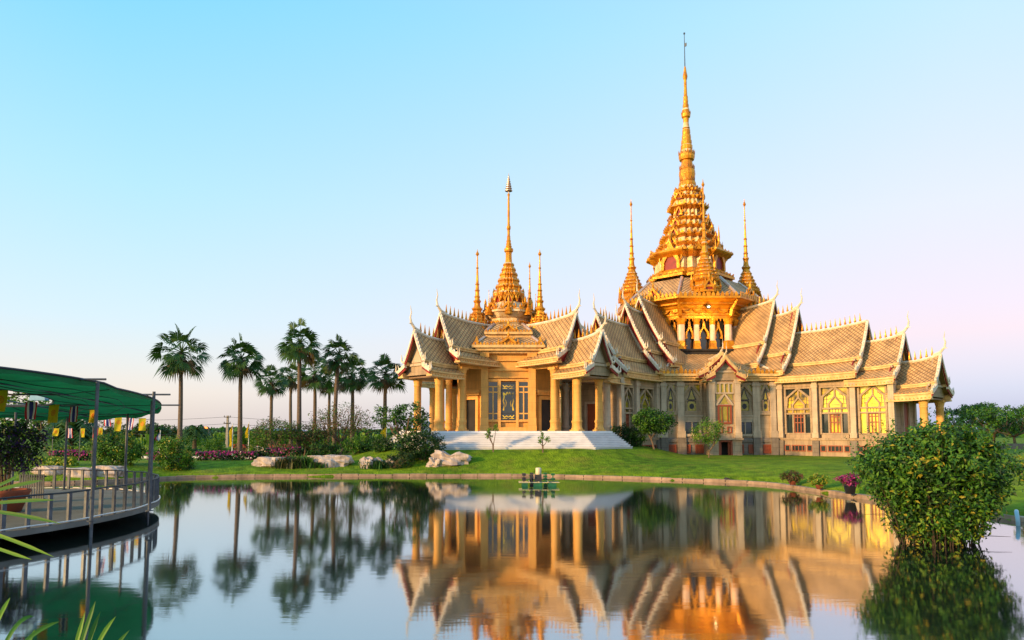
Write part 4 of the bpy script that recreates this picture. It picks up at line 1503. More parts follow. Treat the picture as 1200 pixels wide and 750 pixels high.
    for s_ in (-1, 1):
        mb.tube([(x0 + .7, s_ * 2.75, 10.05), (x0 - .25, s_ * 1.95, 10.8)], .13, 6)
        mb.tube([(x0 - .2, s_ * 1.9, 11.25), (x0 - 1.5, s_ * 1.2, 12.05)], .13, 6)
    mb.build('ridge_cap', M['silver'], sr)
# upper drum and main spire
kp = 62.8 / 820
def PZ(py):
    d = ray(600, py)
    return CZ + PY * d.z / d.y
mb = MB(P0)
mb.loft(OCT, [(2.0, 10.5), (2.0, PZ(384)), (2.15, PZ(382)), (1.75, PZ(381)), (1.75, PZ(376)), (1.9, PZ(375)), (2.15, PZ(370)), (2.3, PZ(369.5)), (2.3, PZ(367.5)), (1.5, PZ(358)), (1.5, PZ(357))])
dm = mb.build('drum', M['plaster'], pav)
mb = MB(P0)
for k in range(8):
    pd = MB(P0)
    niche_pediment(pd, Matrix.Rotation(rad(k * 45), 4, 'Z'), 1.95, PZ(367.5), 1.1, .85)
    pd.build('pediment', [M['gold'], M['gold2']], dm)
    mb.M = RP(k * 45)
    antefix_row(mb, 2.22, -.9, .9, PZ(367.5), .16, 9, False)
    antefix_row(mb, 2.0, -.8, .8, PZ(381.5), .18, 7, False)
    mb.M = P0
mb.build('antefix_row', M['gold'], dm)
sp_px = [(358, 16), (355, 14), (352, 15), (348, 16.8), (345, 17), (343.5, 16), (342, 13.5), (339, 13), (337.5, 14.5), (336, 14), (334.5, 11.5), (331, 10.8), (330, 12), (328.5, 11.5), (327, 9.5), (324, 9), (323, 10), (321.5, 9.5), (320.5, 7.6), (318, 7.2), (317, 8), (315.5, 7.5), (314.5, 6), (312, 5.4), (311, 6.2), (309.5, 5.6), (308, 4), (304, 3.6), (299, 3.4), (296, 3.6), (295, 5.0), (293, 5.2), (291.5, 4.6), (290.5, 3.2), (289, 3.6), (287.5, 2.8), (286, 3.1), (284.5, 2.4), (282.5, 2.7), (281, 2.0), (277, 1.9), (276, 1.5), (270, 1.6), (267.5, 2.3), (265.5, 2.3), (264.5, 1.6), (262, 1.4), (245, 1.3), (230, 1.1), (228, 1.6), (227, 1.0)]
mb = MB(P0)
for i in range(len(sp_px) - 1):
    (y0, r0), (y1, r1) = sp_px[i], sp_px[i + 1]
    mb.mi = 1 if (r1 < r0 - .8 and y0 > 300) else 0
    mb.loft(RED if y0 > 309 else circ(10), [(r0 * kp * 1.04, PZ(y0)), (r1 * kp * 1.04, PZ(y1))], cap=False)
mb.mi = 0
sp = mb.build('spire', [M['gold'], M['plaster']], pav)
mb = MB(P0)
for (py, r, h, n) in ((344, 16.8, .28, 24), (336.5, 14.0, .22, 20), (329, 11.5, .2, 18), (322, 9.5, .18, 16), (316, 7.6, .16, 12), (293, 5.1, .14, 8)):
    z = PZ(py)
    for j in range(n):
        a = 2 * math.pi * (j + .5) / n
        rr = r * kp
        wd = math.pi * rr / n * .85
        x, y = rr * math.cos(a), rr * math.sin(a)
        tx, ty = -math.sin(a) * wd, math.cos(a) * wd
        mb.add([(x - tx, y - ty, z), (x + tx, y + ty, z), (x * .75, y * .75, z), (x * 1.03, y * 1.03, z + h)], [(0, 1, 3), (1, 2, 3), (2, 0, 3), (2, 1, 0)])
for k in range(4):
    niche_pediment(mb, Matrix.Rotation(rad(k * 90 + 45), 4, 'Z'), 1.2, PZ(356), .7, .9)
    niche_pediment(mb, Matrix.Rotation(rad(k * 90), 4, 'Z'), 1.2, PZ(356), .7, .9)
mb.build('antefix_row', [M['gold'], M['red']], sp)
mb = MB(P0)
for i in range(7):
    z = PZ(224 - i * 2.7)
    r = (4.4 - i * .55) * kp
    mb.loft(circ(12), [(r, z), (r * 1.02, z + .05), (r * .45, z + .2)], cap=False)
mb.tube([(0, 0, PZ(228)), (0, 0, PZ(203))], [.07, .02], 6)
mb.build('tiered_parasol', M['silver'], pav)
for (ang, dist, zb, zt, s) in ((247, 2.95, 10.9, 18.9, 1.16), (23, 2.95, 10.9, 18.9, 1.16), (100, 3.4, 11.2, 18.7, .9), (135, 3.3, 11.2, 18.7, .9)):
    small_spire(pav, ang, dist, zb, zt, s, P0, red=False, mats=[M['gold'], M['gold2']])
for (ang, dist) in ((-45, 2.35), (-90, 2.4), (0, 2.4), (45, 2.4), (90, 2.4), (180, 2.4)):
    small_spire(pav, ang, dist, 13.0, 15.2, .28, P0, nm='pinnacle', red=False, mats=[M['gold'], M['gold2']])

# marble stairs round the front of the pavilion
oc = [(-8.6, 56.3), (-5.9, 53.7), (5.3, 53.7), (8.0, 56.3)]
stairs = thing('marble_staircase', 'broad white marble steps wrapping the front of the ochre pavilion', 'steps', (PX, 53, 1.5))
S0 = Matrix.Translation((-PX, -53, -1.5))
NS = 10
mb = MB(S0)
for k in range(NS):
    d = .21 * k
    z1 = FZ - .13 * k - .01
    z0 = 1.0
    n2 = math.sqrt(.5)
    q = math.tan(math.pi / 8) * d
    pol = [(oc[0][0] - d * n2, oc[0][1] - d * n2), (oc[1][0] - q, oc[1][1] - d), (oc[2][0] + q, oc[2][1] - d), (oc[3][0] + d * n2, oc[3][1] - d * n2), (6.0, 58.5), (-6.6, 58.5)]
    if k == 0:
        pol = pol[:4] + [(8.0, 67.8), (5.3, 70.4), (-5.9, 70.4), (-8.6, 67.8)]
        mb.prism(pol, 'z', z0, z1)
    else:
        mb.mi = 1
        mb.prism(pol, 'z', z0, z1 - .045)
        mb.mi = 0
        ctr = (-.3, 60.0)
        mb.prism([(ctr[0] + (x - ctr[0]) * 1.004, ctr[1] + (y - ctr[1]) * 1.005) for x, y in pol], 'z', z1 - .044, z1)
mb.build('step_flight', [M['marble'], M['riser_shade']], stairs)
mb = MB(S0)
for s_ in (-1,):                                 # stepped white cheek wall at the left end
    ex = oc[0] if s_ < 0 else oc[3]
    for k in range(8):
        d = .27 * k
        cx, cy = ex[0] + s_ * (d * .7071 + .02), ex[1] - d * .7071 + .16
        mb.box((cx, cy, (FZ + .12 - .165 * k + .9) / 2), (.34, .3, FZ + .12 - .165 * k - .9), rad(-45 * s_))
mb.build('cheek_wall', M['marble'], stairs)
# ------------------------------------------------------------------ planting
def leaf(mb, p, nrm, ax, l, w_, bend=.25):
    """one folded leaf: two faces either side of a midrib"""
    s_ = nrm.cross(ax)
    if s_.length < 1e-4:
        s_ = Vector((1, 0, 0))
    s_.normalize()
    tip = p + ax * l - nrm * l * bend
    mid = p + ax * l * .45
    mb.add([p, mid + s_ * w_ * .5 + nrm * w_ * .12, tip, mid - s_ * w_ * .5 + nrm * w_ * .12, mid], [(0, 4, 1), (4, 2, 1), (0, 3, 4), (4, 3, 2)])
def leaf_quad(mb, p, nrm, ax, l, w_):
    s_ = nrm.cross(ax)
    if s_.length < 1e-4:
        s_ = Vector((1, 0, 0))
    s_.normalize()
    mb.add([p - ax * l * .5, p + s_ * w_ * .5, p + ax * l * .5, p - s_ * w_ * .5], [(0, 1, 2, 3)])
def rv(r):
    while True:
        v = Vector((r.uniform(-1, 1), r.uniform(-1, 1), r.uniform(-1, 1)))
        if .05 < v.length < 1:
            return v.normalized()
def foliage(mb, r, blobs, n_cl, per, cl_r, l, w_, weights, fold=False, shell=.55, flat=.0, up=.35):
    """clumps of leaves spread through ellipsoids; blobs = (centre, radii); weights = odds of each material"""
    vol = [b[1][0] * b[1][1] * b[1][2] for b in blobs]
    tot = sum(vol)
    for _ in range(n_cl):
        q = r.uniform(0, tot)
        k = 0
        while q > vol[k] and k < len(vol) - 1:
            q -= vol[k]
            k += 1
        c, rr = blobs[k]
        d = rv(r)
        t = shell + (1 - shell) * r.random() ** .6
        t *= 1 + .18 * noise.noise(Vector(d) * 2.3 + Vector(c))
        cc = Vector((c[0] + d.x * rr[0] * t, c[1] + d.y * rr[1] * t, c[2] + d.z * rr[2] * t))
        mi = r.choices(range(len(weights)), weights)[0]
        for _ in range(per):
            o = rv(r) * cl_r * r.random() ** .5
            o.z *= (1 - flat)
            p = cc + o
            nrm = (d * .5 + rv(r) * .8 + Vector((0, 0, up))).normalized()
            ax = (rv(r) + d * .6)
            ax = (ax - nrm * ax.dot(nrm))
            if ax.length < 1e-3:
                continue
            ax.normalize()
            mb.mi = mi if r.random() < .75 else r.choices(range(len(weights)), weights)[0]
            k2 = r.uniform(.65, 1.25)
            if fold:
                leaf(mb, p, nrm, ax, l * k2, w_ * k2)
            else:
                leaf_quad(mb, p, nrm, ax, l * k2, w_ * k2)
def limbs(mb, r, base, h, spread_, n, r0, bend=.15, sub=2, start=.45):
    """tapered trunk that divides into limbs"""
    top = Vector(base) + Vector((r.uniform(-bend, bend) * h, r.uniform(-bend, bend) * h, h * start))
    mid = Vector(base).lerp(top, .5) + Vector((r.uniform(-.05, .05) * h, r.uniform(-.05, .05) * h, 0))
    mb.tube([Vector(base) - Vector((0, 0, .25)), Vector(base) + Vector((0, 0, .05)), mid, top], [r0 * 1.35, r0, r0 * .82, r0 * .7], 7)
    for k in range(n):
        a = 2 * math.pi * (k + r.uniform(-.3, .3)) / n
        e = top + Vector((math.cos(a) * spread_ * r.uniform(.5, 1), math.sin(a) * spread_ * r.uniform(.5, 1), h * (1 - start) * r.uniform(.55, .95)))
        m1 = top.lerp(e, .5) + Vector((math.cos(a), math.sin(a), -.4)) * spread_ * .12
        mb.tube([top - Vector((0, 0, r0)), m1, e], [r0 * .55, r0 * .35, r0 * .1], 5)
        for _ in range(sub):
            e2 = m1.lerp(e, r.uniform(.1, .6)) + Vector((r.uniform(-1, 1), r.uniform(-1, 1), r.uniform(.1, 1))) * spread_ * .45
            mb.tube([m1.lerp(e, .1), m1.lerp(e2, .55), e2], [r0 * .3, r0 * .2, r0 * .06], 4)
def gz(x, y):
    return ground_z(x, y)
def tree(name, label, cat, x, y, h, blobs, mats, weights, n_cl, per, cl_r, l, w_, seed, trunk=(.12, .6, 4, .45), group=None, fold=False, bark='bark', z=None, shell=.55, sub=2):
    r = random.Random(seed)
    z = gz(x, y) if z is None else z
    t = thing(name, label, cat, (x, y, z), 0, group)
    mb = MB()
    limbs(mb, r, (0, 0, 0), h, trunk[1], trunk[2], trunk[0], start=trunk[3], sub=sub)
    mb.build('trunk', M[bark], t)
    mb = MB()
    foliage(mb, r, blobs, n_cl, per, cl_r, l, w_, weights, fold=fold, shell=shell)
    mb.build('crown', [M[k] for k in mats], t, fixn=False)
    return t

# --- fan palms
def palm_crown(seed, nleaf=38, pet=1.34, fan=.98, nseg=15):
    r = random.Random(seed)
    mb = MB()
    for i in range(nleaf):
        u = (i + .5) / nleaf
        el = math.asin(max(-1, min(1, .99 - 1.80 * u))) + rad(r.uniform(-9, 9))
        az = i * 2.39996 + r.uniform(-.2, .2)
        d = Vector((math.cos(az) * math.cos(el), math.sin(az) * math.cos(el), math.sin(el)))
        dry = el < rad(-36) and r.random() < .55
        mb.mi = 1 if dry else 0
        p0 = Vector((0, 0, -.25 * u))
        L_ = pet * r.uniform(.55, 1.1) * (.75 if dry else 1)
        p1 = p0 + d * L_ * .6
        p2 = p0 + d * L_ + Vector((0, 0, -.16 * L_ * math.cos(el)))
        mb.tube([p0, p1, p2], [.035, .022, .014], 4, cap=False)
        dd = (p2 - p1).normalized()
        sd = dd.cross(Vector((0, 0, 1)))
        if sd.length < .05:
            sd = Vector((math.sin(az), -math.cos(az), 0))
        sd.normalize()
        sd = (Matrix.Rotation(rad(r.uniform(-48, 48)), 3, dd) @ sd).normalized()
        un = sd.cross(dd)
        if un.z < 0:
            un = -un
        F_ = fan * r.uniform(.85, 1.12)
        for k in range(nseg):
            a = rad(-88 + 176 * k / (nseg - 1)) + r.uniform(-.05, .05)
            sdv = dd * math.cos(a) + sd * math.sin(a) + un * (.22 * abs(math.sin(a)))
            ln = F_ * (1 - .30 * (abs(a) / rad(88)) ** 2) * r.uniform(.9, 1.08)
            wv = un.cross(sdv).normalized() * (.066 * F_)
            m1 = p2 + sdv * ln * .55 + Vector((0, 0, -.03 * ln))
            tip = p2 + sdv * ln * .98 + Vector((0, 0, -.30 * ln * (1 if not dry else 1.6)))
            mb.add([p2, m1 + wv, m1 - wv, tip, m1 + un * .02], [(0, 4, 1), (0, 2, 4), (4, 3, 1), (4, 2, 3)])
    for k in range(26):                          # old leaf bases and brown threads below the head
        a = r.uniform(0, 2 * math.pi)
        z = -r.uniform(.1, .75)
        mb.mi = 1
        o = Vector((math.cos(a), math.sin(a), 0))
        mb.tube([o * .12 + Vector((0, 0, z)), o * .30 + Vector((0, 0, z - .08)), o * .34 + Vector((0, 0, z - .5))], [.05, .04, .01], 4)
    return mb
crowns = []
for i, sd in enumerate((11, 23, 37)):
    mb = palm_crown(sd)
    o = mb.build('crown', [M['palm'], M['palm_dry']], None, fixn=False)
    crowns.append(o)
def palm(px, y_c, top_r, Y, label, var, lean=0.0, trunk_px=None):
    c = at(px, y_c, Y)
    b_ = at(trunk_px if trunk_px else px, 500, Y)
    z0 = gz(b_.x, Y)
    t = thing('palm_tree', label, 'palm tree', (b_.x, Y, z0), 0, 'fan palms beyond the garden')
    s_ = top_r / FPX * Y / 2.02
    H = c.z - z0
    dx = c.x - b_.x
    mb = MB()
    r = random.Random(int(px))
    P, Rr = [], []
    for k in range(15):
        u = k / 14
        P.append((dx * u ** 1.3 + .03 * math.sin(u * 5 + px), 0.02 * math.cos(u * 4), -.3 + (H + .1) * u))
        Rr.append((.215 - .075 * u + (.12 * max(0, 1 - u * 9))) * (1 + .03 * r.uniform(-1, 1)))
    mb.smooth = True
    mb.tube(P, Rr, 9)
    mb.build('trunk', M['trunk'], t)
    o = bpy.data.objects.new('crown', crowns[var].data)
    C.objects.link(o)
    o.parent = t
    o.location = (dx, 0, H)
    o.rotation_euler = (r.uniform(-.09, .09), r.uniform(-.09, .09), px * .37)
    o.scale = (s_, s_, s_ * r.uniform(.98, 1.1))
    return t
palm(213, 411, 32, 58, 'tall fan palm standing alone at the left of the palm row', 0, trunk_px=211)
palm(283, 419, 29, 60, 'slim fan palm second from the left of the row, beside the utility pole', 1, trunk_px=281)
palm(318, 446, 21, 74, 'short distant fan palm between the second and the tallest palm', 2)
palm(352, 401, 29, 58, 'tallest fan palm, its head above all the other palms', 1, trunk_px=350)
palm(369, 437, 22, 70, 'lower fan palm whose head is tucked behind the tallest palm', 0)
palm(341, 440, 19, 82, 'faint far fan palm half hidden to the left of the tallest trunk', 2)
palm(397, 414, 25, 61, 'high fan palm right of the tallest one, above the leafless tree', 2, trunk_px=391)
palm(413, 438, 24, 67, 'dense fan palm leaning in just right of the high one', 1)
palm(386, 446, 18, 84, 'far small fan palm showing between two thicker palm heads', 0)
palm(452, 437, 25, 64, 'fan palm nearest the pavilion, above the frangipani tree', 2, trunk_px=450)
for c_ in crowns:
    bpy.data.objects.remove(c_)

# young palms: arching leaves from a short stem
def young_palm(px, base_y, Y, size, h, label, seed, cat='palm'):
    r = random.Random(seed)
    p = at(px, base_y, Y)
    z0 = gz(p.x, Y)
    t = thing('young_palm', label, cat, (p.x, Y, z0), 0)
    mb = MB()
    mb.tube([(0, 0, -.2), (0, 0, h * .5), (.05, 0, h)], [.28, .22, .2], 8)
    mb.build('trunk', M['trunk'], t)
    mb = MB()
    for i in range(30):
        az = i * 2.4
        el = rad(80 - 95 * (i / 30))
        pts_ = []
        for k in range(7):
            u = k / 6
            a = el - u * u * rad(70)
            pts_.append(Vector((0, 0, h)) + Vector((math.cos(az) * math.cos(el - u * .3), math.sin(az) * math.cos(el - u * .3), math.sin(a) * .8)) * size * u)
        mb.tube(pts_, [.03 - .004 * k for k in range(7)], 4)
        for k in range(1, 7):
            for q in (.0, .5):
                p0 = pts_[k - 1].lerp(pts_[k], q)
                d = (pts_[k] - pts_[k - 1]).normalized()
                s_ = d.cross(Vector((0, 0, 1)))
                if s_.length < .01:
                    continue
                s_.normalize()
                for sg in (-1, 1):
                    tip = p0 + (s_ * sg * .75 + d * .6 - Vector((0, 0, .35))) * size * .34 * (1 - .5 * k / 7)
                    mb.add([p0, p0 + d * .09 * size, tip], [(0, 1, 2)])
    mb.build('crown', [M['palm']], t, fixn=False)
    return t
young_palm(228, 520, 78, 2.4, 1.9, 'squat young palm with arching leaves right of the lone tall palm', 5)
young_palm(84, 512, 60, 3.6, 2.0, 'dark arching palm seen under the green shade canopy', 6)

# --- trees close to the hall and pavilion
def pt(px, Y):
    return at(px, 505, Y).x
x = pt(766, 57.5)
tree('garden_tree', 'round dense green tree with pale twin stems on the lawn before the hall', 'tree', x, 57.5, 2.2, [((0, 0, 2.3), (1.55, 1.4, .95)), ((.5, 0, 2.15), (1.3, 1.2, .8)), ((-.7, -.2, 2.5), (1.0, 1.0, .8))], ['lf1', 'lf3', 'lf2'], [5, 4, 1.2], 260, 26, .34, .17, .09, 21, trunk=(.085, .8, 5, .42))
x = pt(830, 57)
tree('garden_tree', 'thin airy tree with lime leaves beside the basement doorway of the hall', 'tree', x, 57, 2.6, [((0, 0, 2.1), (1.25, 1.1, 1.05)), ((.6, 0, 2.3), (.8, .8, .7)), ((-.6, 0, 1.6), (.7, .7, .5))], ['lf2', 'lf1', 'lf6'], [4, 3, 2], 120, 20, .3, .15, .07, 22, trunk=(.06, .7, 6, .4), sub=3)
def shrub(name, label, cat, x, y, blobs, mats, weights, n_cl, per, cl_r, l, w_, seed, group=None, z=None, stems=6, fold=False, shell=.5):
    r = random.Random(seed)
    z = gz(x, y) if z is None else z
    t = thing(name, label, cat, (x, y, z), 0, group)
    mb = MB()
    for k in range(stems):
        b_ = blobs[k % len(blobs)]
        a = r.uniform(0, 6.28)
        e = Vector(b_[0]) + Vector((math.cos(a) * b_[1][0] * .6, math.sin(a) * b_[1][1] * .6, b_[1][2] * .3))
        s_ = Vector((math.cos(a) * .12, math.sin(a) * .12, -.15))
        mb.tube([s_, s_.lerp(e, .5) + Vector((0, 0, .1)), e], [.045, .03, .012], 5)
    mb.build('stem', M['bark'], t)
    mb = MB()
    foliage(mb, r, blobs, n_cl, per, cl_r, l, w_, weights, shell=shell, fold=fold)
    mb.build('foliage', [M[k] for k in mats], t, fixn=False)
    return t
shrub('dark_bush', 'tall dark green bush beside the right end of the marble steps', 'bush', 9.0, 58.6, [((0, 0, .95), (.85, .8, .95)), ((.55, -.2, .75), (.75, .7, .75))], ['lf3', 'lf1'], [6, 1], 150, 22, .26, .14, .08, 31)
shrub('dark_bush', 'low rounded olive bush at the foot of the hall wall, right of the dark bush', 'bush', 10.35, 58.9, [((0, 0, .75), (.75, .7, .75))], ['lf3', 'lf1', 'lf2'], [4, 3, .6], 90, 22, .26, .14, .08, 32)
x = pt(497, 50.4)
shrub('dark_bush', 'dark clipped bush at the left foot of the marble steps', 'bush', x, 50.2, [((.1, 0, .95), (1.4, .9, 1.05)), ((-.9, 0, .85), (1.2, .9, .95))], ['lf3', 'lf1'], [6, 1], 290, 24, .26, .14, .08, 33)
shrub('dark_bush', 'small dark bush hanging over the kerb beside the pale jagged rock', 'bush', pt(462, 48.9), 48.9, [((0, 0, .4), (.9, .6, .5)), ((.7, 0, .45), (.8, .6, .55))], ['lf3', 'lf5'], [4, 1], 110, 20, .22, .14, .05, 34)
# frangipani left of the steps
x = pt(470, 51.5)
tree('frangipani_tree', 'spreading frangipani with open branches left of the marble steps', 'tree', x, 51.5, 3.4, [((-.9, 0, 2.75), (1.25, 1.1, .75)), ((.7, 0, 2.9), (1.3, 1.1, .8)), ((1.2, 0, 2.1), (.8, .8, .6)), ((.2, .2, 1.4), (1.0, .8, .6))], ['lf1', 'lf3', 'lf2'], [3, 4.5, .8], 165, 15, .26, .26, .09, 35, trunk=(.14, 1.7, 6, .28), fold=True, shell=.6, sub=3)
# leafless flowering tree and its neighbours
x = pt(399, 57)
tree('bare_tree', 'sparse russet tree with many thin twigs under the palm heads', 'tree', x, 57, 4.3, [((0, 0, 2.9), (2.5, 1.8, 1.35)), ((-1.3, 0, 2.3), (1.4, 1.2, .9)), ((1.4, 0, 2.4), (1.6, 1.2, .9))], ['lf7', 'lf5', 'lf1'], [2, 3, 2], 470, 8, .32, .13, .07, 36, trunk=(.09, 2.2, 9, .25), shell=.35, sub=4)
x = pt(323, 56)
tree('garden_tree', 'rounded olive green tree with red buds behind the flat rock', 'tree', x, 56, 3.1, [((0, 0, 2.25), (1.8, 1.3, 1.05)), ((-1.0, 0, 1.8), (1.1, 1.0, .8)), ((1.0, 0, 1.9), (1.1, 1.0, .8))], ['lf5', 'lf1', 'lf7', 'lf2'], [3, 3, 1.0, 1.6], 330, 14, .32, .14, .07, 37, trunk=(.07, 1.2, 7, .35), shell=.4)
x = pt(357, 57)
tree('garden_tree', 'dark reddish shrub tree between the olive tree and the bare tree', 'tree', x, 57, 2.8, [((0, 0, 1.9), (1.6, 1.2, 1.0)), ((1.0, 0, 1.5), (1.2, 1.0, .8))], ['lf7', 'lf1', 'lf5'], [2.4, 2, 3], 270, 14, .32, .13, .07, 38, trunk=(.07, 1.1, 7, .35), shell=.4)
# saplings before the steps
def sapling(px, Y, h, label, seed, dense):
    r = random.Random(seed)
    x = pt(px, Y)
    z0 = gz(x, Y)
    t = thing('sapling', label, 'sapling', (x, Y, z0), 0)
    mb = MB()
    blobs = []
    n = 4
    for k in range(n):
        a = r.uniform(0, 6.28)
        hh = h * r.uniform(.55, 1.0)
        e = Vector((math.cos(a) * .38, math.sin(a) * .2, hh))
        mb.tube([(0, 0, -.1), (.04 * math.cos(a), .04, h * .3), (e.x * .7, e.y * .7, hh * .7), e], [.045, .035, .022, .008], 5)
        blobs.append((tuple(e), (.22, .2, .26)))
    mb.build('stem', M['bark'], t)
    mb = MB()
    foliage(mb, r, blobs, dense, 12, .13, .15, .06, [2, 2, 1], shell=.2)
    mb.build('foliage', [M['lf2'], M['lf6'], M['lf1']], t, fixn=False)
sapling(578, 51.0, 1.75, 'slender green sapling in front of the centre window of the pavilion', 41, 30)
sapling(636, 50.8, 1.55, 'forked sapling with pale leaves in front of the right half of the steps', 42, 26)

# --- hedges and flower beds on the left
def hedge(label, px0, px1, Y, z1, depth, mats, weights, seed, cat='hedge', name='hedge', dens=1.0, Y1=None, z0=None, lsz=.14):
    r = random.Random(seed)
    a, b_ = at(px0, 515, Y), at(px1, 515, Y1 or Y)
    c = (a + b_) / 2
    zz = gz(c.x, c.y) if z0 is None else z0
    ln = (b_.xy - a.xy).length
    t = thing(name, label, cat, (c.x, c.y, zz), math.atan2(b_.y - a.y, b_.x - a.x))
    h = z1 - zz
    mb = MB()
    nseg = max(3, int(ln / .8))
    for k in range(nseg):
        xx = -ln / 2 + (k + .5) * ln / nseg
        mb.tube([(xx, 0, -.15), (xx + r.uniform(-.1, .1), 0, h * .6)], [.03, .015], 5)
    mb.build('stem', M['bark'], t)
    mb = MB()
    n = int(ln * h * depth * 150 * dens) + 60
    for _ in range(n):
        xx = r.uniform(-ln / 2, ln / 2)
        und = 1 + .16 * noise.noise(Vector((xx * .9, seed, 0)))
        top = h * und
        f = r.random()
        if f < .45:
            p = Vector((xx, r.uniform(-depth / 2, depth / 2), top * r.uniform(.88, 1.04)))
            n0 = Vector((0, 0, 1))
        elif f < .9:
            p = Vector((xx, -depth / 2 * r.uniform(.85, 1.08), top * r.uniform(.05, 1)))
            n0 = Vector((0, -1, .3))
        else:
            p = Vector((xx, depth / 2 * r.uniform(.7, 1.0), top * r.uniform(.05, 1)))
            n0 = Vector((0, 1, .3))
        q = noise.noise(Vector((xx * .55, p.z * .8, seed * 3.1)))
        wts = list(weights)
        if len(wts) > 2:                         # blossom comes in drifts, mostly on top
            boost = max(0, q * 3 + .6) * (1.6 if p.z > top * .6 else .35)
            wts = wts[:2] + [x_ * boost if i_ % 2 == 0 else x_ * max(0, .9 - q * 3) * (1.6 if p.z > top * .6 else .3) for i_, x_ in enumerate(wts[2:])]
        mb.mi = r.choices(range(len(wts)), wts)[0]
        nrm = (n0 + rv(r) * .8).normalized()
        ax = rv(r)
        ax = (ax - nrm * ax.dot(nrm)).normalized()
        k2 = r.uniform(.7, 1.4)
        leaf_quad(mb, p, nrm, ax, lsz * k2, lsz * .7 * k2)
    # twiggy heart of the hedge
    mb.mi = 0
    for _ in range(int(n * .35)):
        p = Vector((r.uniform(-ln / 2, ln / 2), r.uniform(-depth * .32, depth * .32), h * r.uniform(.05, .85)))
        leaf_quad(mb, p, rv(r), rv(r), .3, .26)
    mb.build('foliage', [M[k] for k in mats], t, fixn=False)
    return t
hedge('flowering hedge with magenta and white blossom above the left grass strip', 232, 300, 52.5, 1.50, .9, ['lf3', 'lf5', 'mag', 'wpet'], [4, 2, 5, 2.2], 51, cat='flower hedge', name='flower_hedge', dens=1.3)
hedge('darker flowering hedge with pale and pink blossom behind the flat rock', 300, 350, 53.5, 1.75, .9, ['lf3', 'lf5', 'mag', 'wpet'], [5, 2, 1.6, 1.4], 52, cat='flower hedge', name='flower_hedge', dens=1.2)
hedge('magenta bougainvillea bed left of the round lime bush on the shore', 62, 128, 52, 1.55, 1.0, ['lf3', 'lf5', 'mag', 'mag'], [4, 2, 3, 2], 53, cat='flower bed', name='flower_hedge', dens=1.2)
hedge('small magenta flower bed between the two round lime bushes', 176, 196, 52, 1.45, .8, ['lf3', 'lf5', 'mag', 'mag'], [3, 1, 4, 3], 54, cat='flower bed', name='flower_hedge', dens=1.3)
hedge('clipped yellow green hedge by the water under the canopy', 36, 90, 45, 1.35, .9, ['lf6', 'lf4'], [4, 1.3], 55, dens=1.3)
hedge('yellow green hedge strip farther back under the canopy flags', 60, 180, 58, 1.75, .9, ['lf6', 'lf2'], [3, 2], 56)
hedge('long dark hedge behind the bare tree', 345, 432, 58.5, 1.75, .9, ['lf3', 'lf1'], [5, 1], 57)
hedge('low dark hedge along the left stair cheek', 405, 470, 55.5, 1.95, .9, ['lf3', 'lf1'], [5, 1], 58)
hedge('red leaved low hedge behind the flagpoles', 272, 345, 66, 1.75, .9, ['lf7', 'fred'], [5, .8], 59)
hedge('trimmed dark hedge line behind the flower hedge', 170, 272, 62, 1.45, .8, ['lf3', 'lf1'], [5, 1.5], 60)

# round lime bushes on the left shore
x = pt(205, 47.2)
shrub('round_bush', 'round lime bush on the shore in front of the lone tall palm', 'bush', x, 47.2, [((0, 0, .95), (1.2, 1.1, 1.05)), ((-.3, 0, 1.3), (.9, .9, .8)), ((.3, 0, .5), (1.0, 1.0, .6))], ['lf1', 'lf2', 'lf4', 'lf3'], [4, 4, 1.2, 2], 260, 22, .28, .15, .08, 71)
x = pt(138, 47)
shrub('round_bush', 'wider lime bush on the shore behind the canopy posts', 'bush', x, 47, [((0, 0, 1.0), (1.6, 1.2, 1.1)), ((-.7, 0, 1.2), (1.0, .9, .8)), ((.8, 0, .8), (.9, .9, .8))], ['lf1', 'lf2', 'lf4', 'lf3'], [4, 4, .8, 2], 290, 22, .28, .15, .08, 72)
for i, (px, Y, rx, h_, lab, mt, wt) in enumerate((
        (250, 59.5, 1.1, 1.5, 'rounded lime shrub behind the magenta hedge, left of the utility pole', ['lf2', 'lf1', 'lf6'], [3, 3, 1]),
        (302, 57.5, .8, 1.3, 'yellow green shrub with upright leaves at the left foot of the olive tree', ['lf6', 'lf2'], [2, 3]),
        (379, 55.5, 1.2, 1.3, 'dark rounded shrub under the bare tree', ['lf3', 'lf1'], [3, 2]),
        (418, 55.0, 1.1, 1.2, 'mid green shrub between the bare tree and the stair cheek', ['lf1', 'lf3', 'lf2'], [3, 2, 1]),
        (448, 53.5, .9, 1.0, 'low dark shrub at the foot of the frangipani', ['lf3', 'lf1'], [3, 1]))):
    x = pt(px, Y)
    shrub('garden_shrub', lab, 'shrub', x, Y, [((0, 0, h_ * .55), (rx, rx * .8, h_ * .55)), ((rx * .4, 0, h_ * .45), (rx * .7, rx * .6, h_ * .42))], mt, wt, 120, 18, .26, .14, .08, 640 + i)
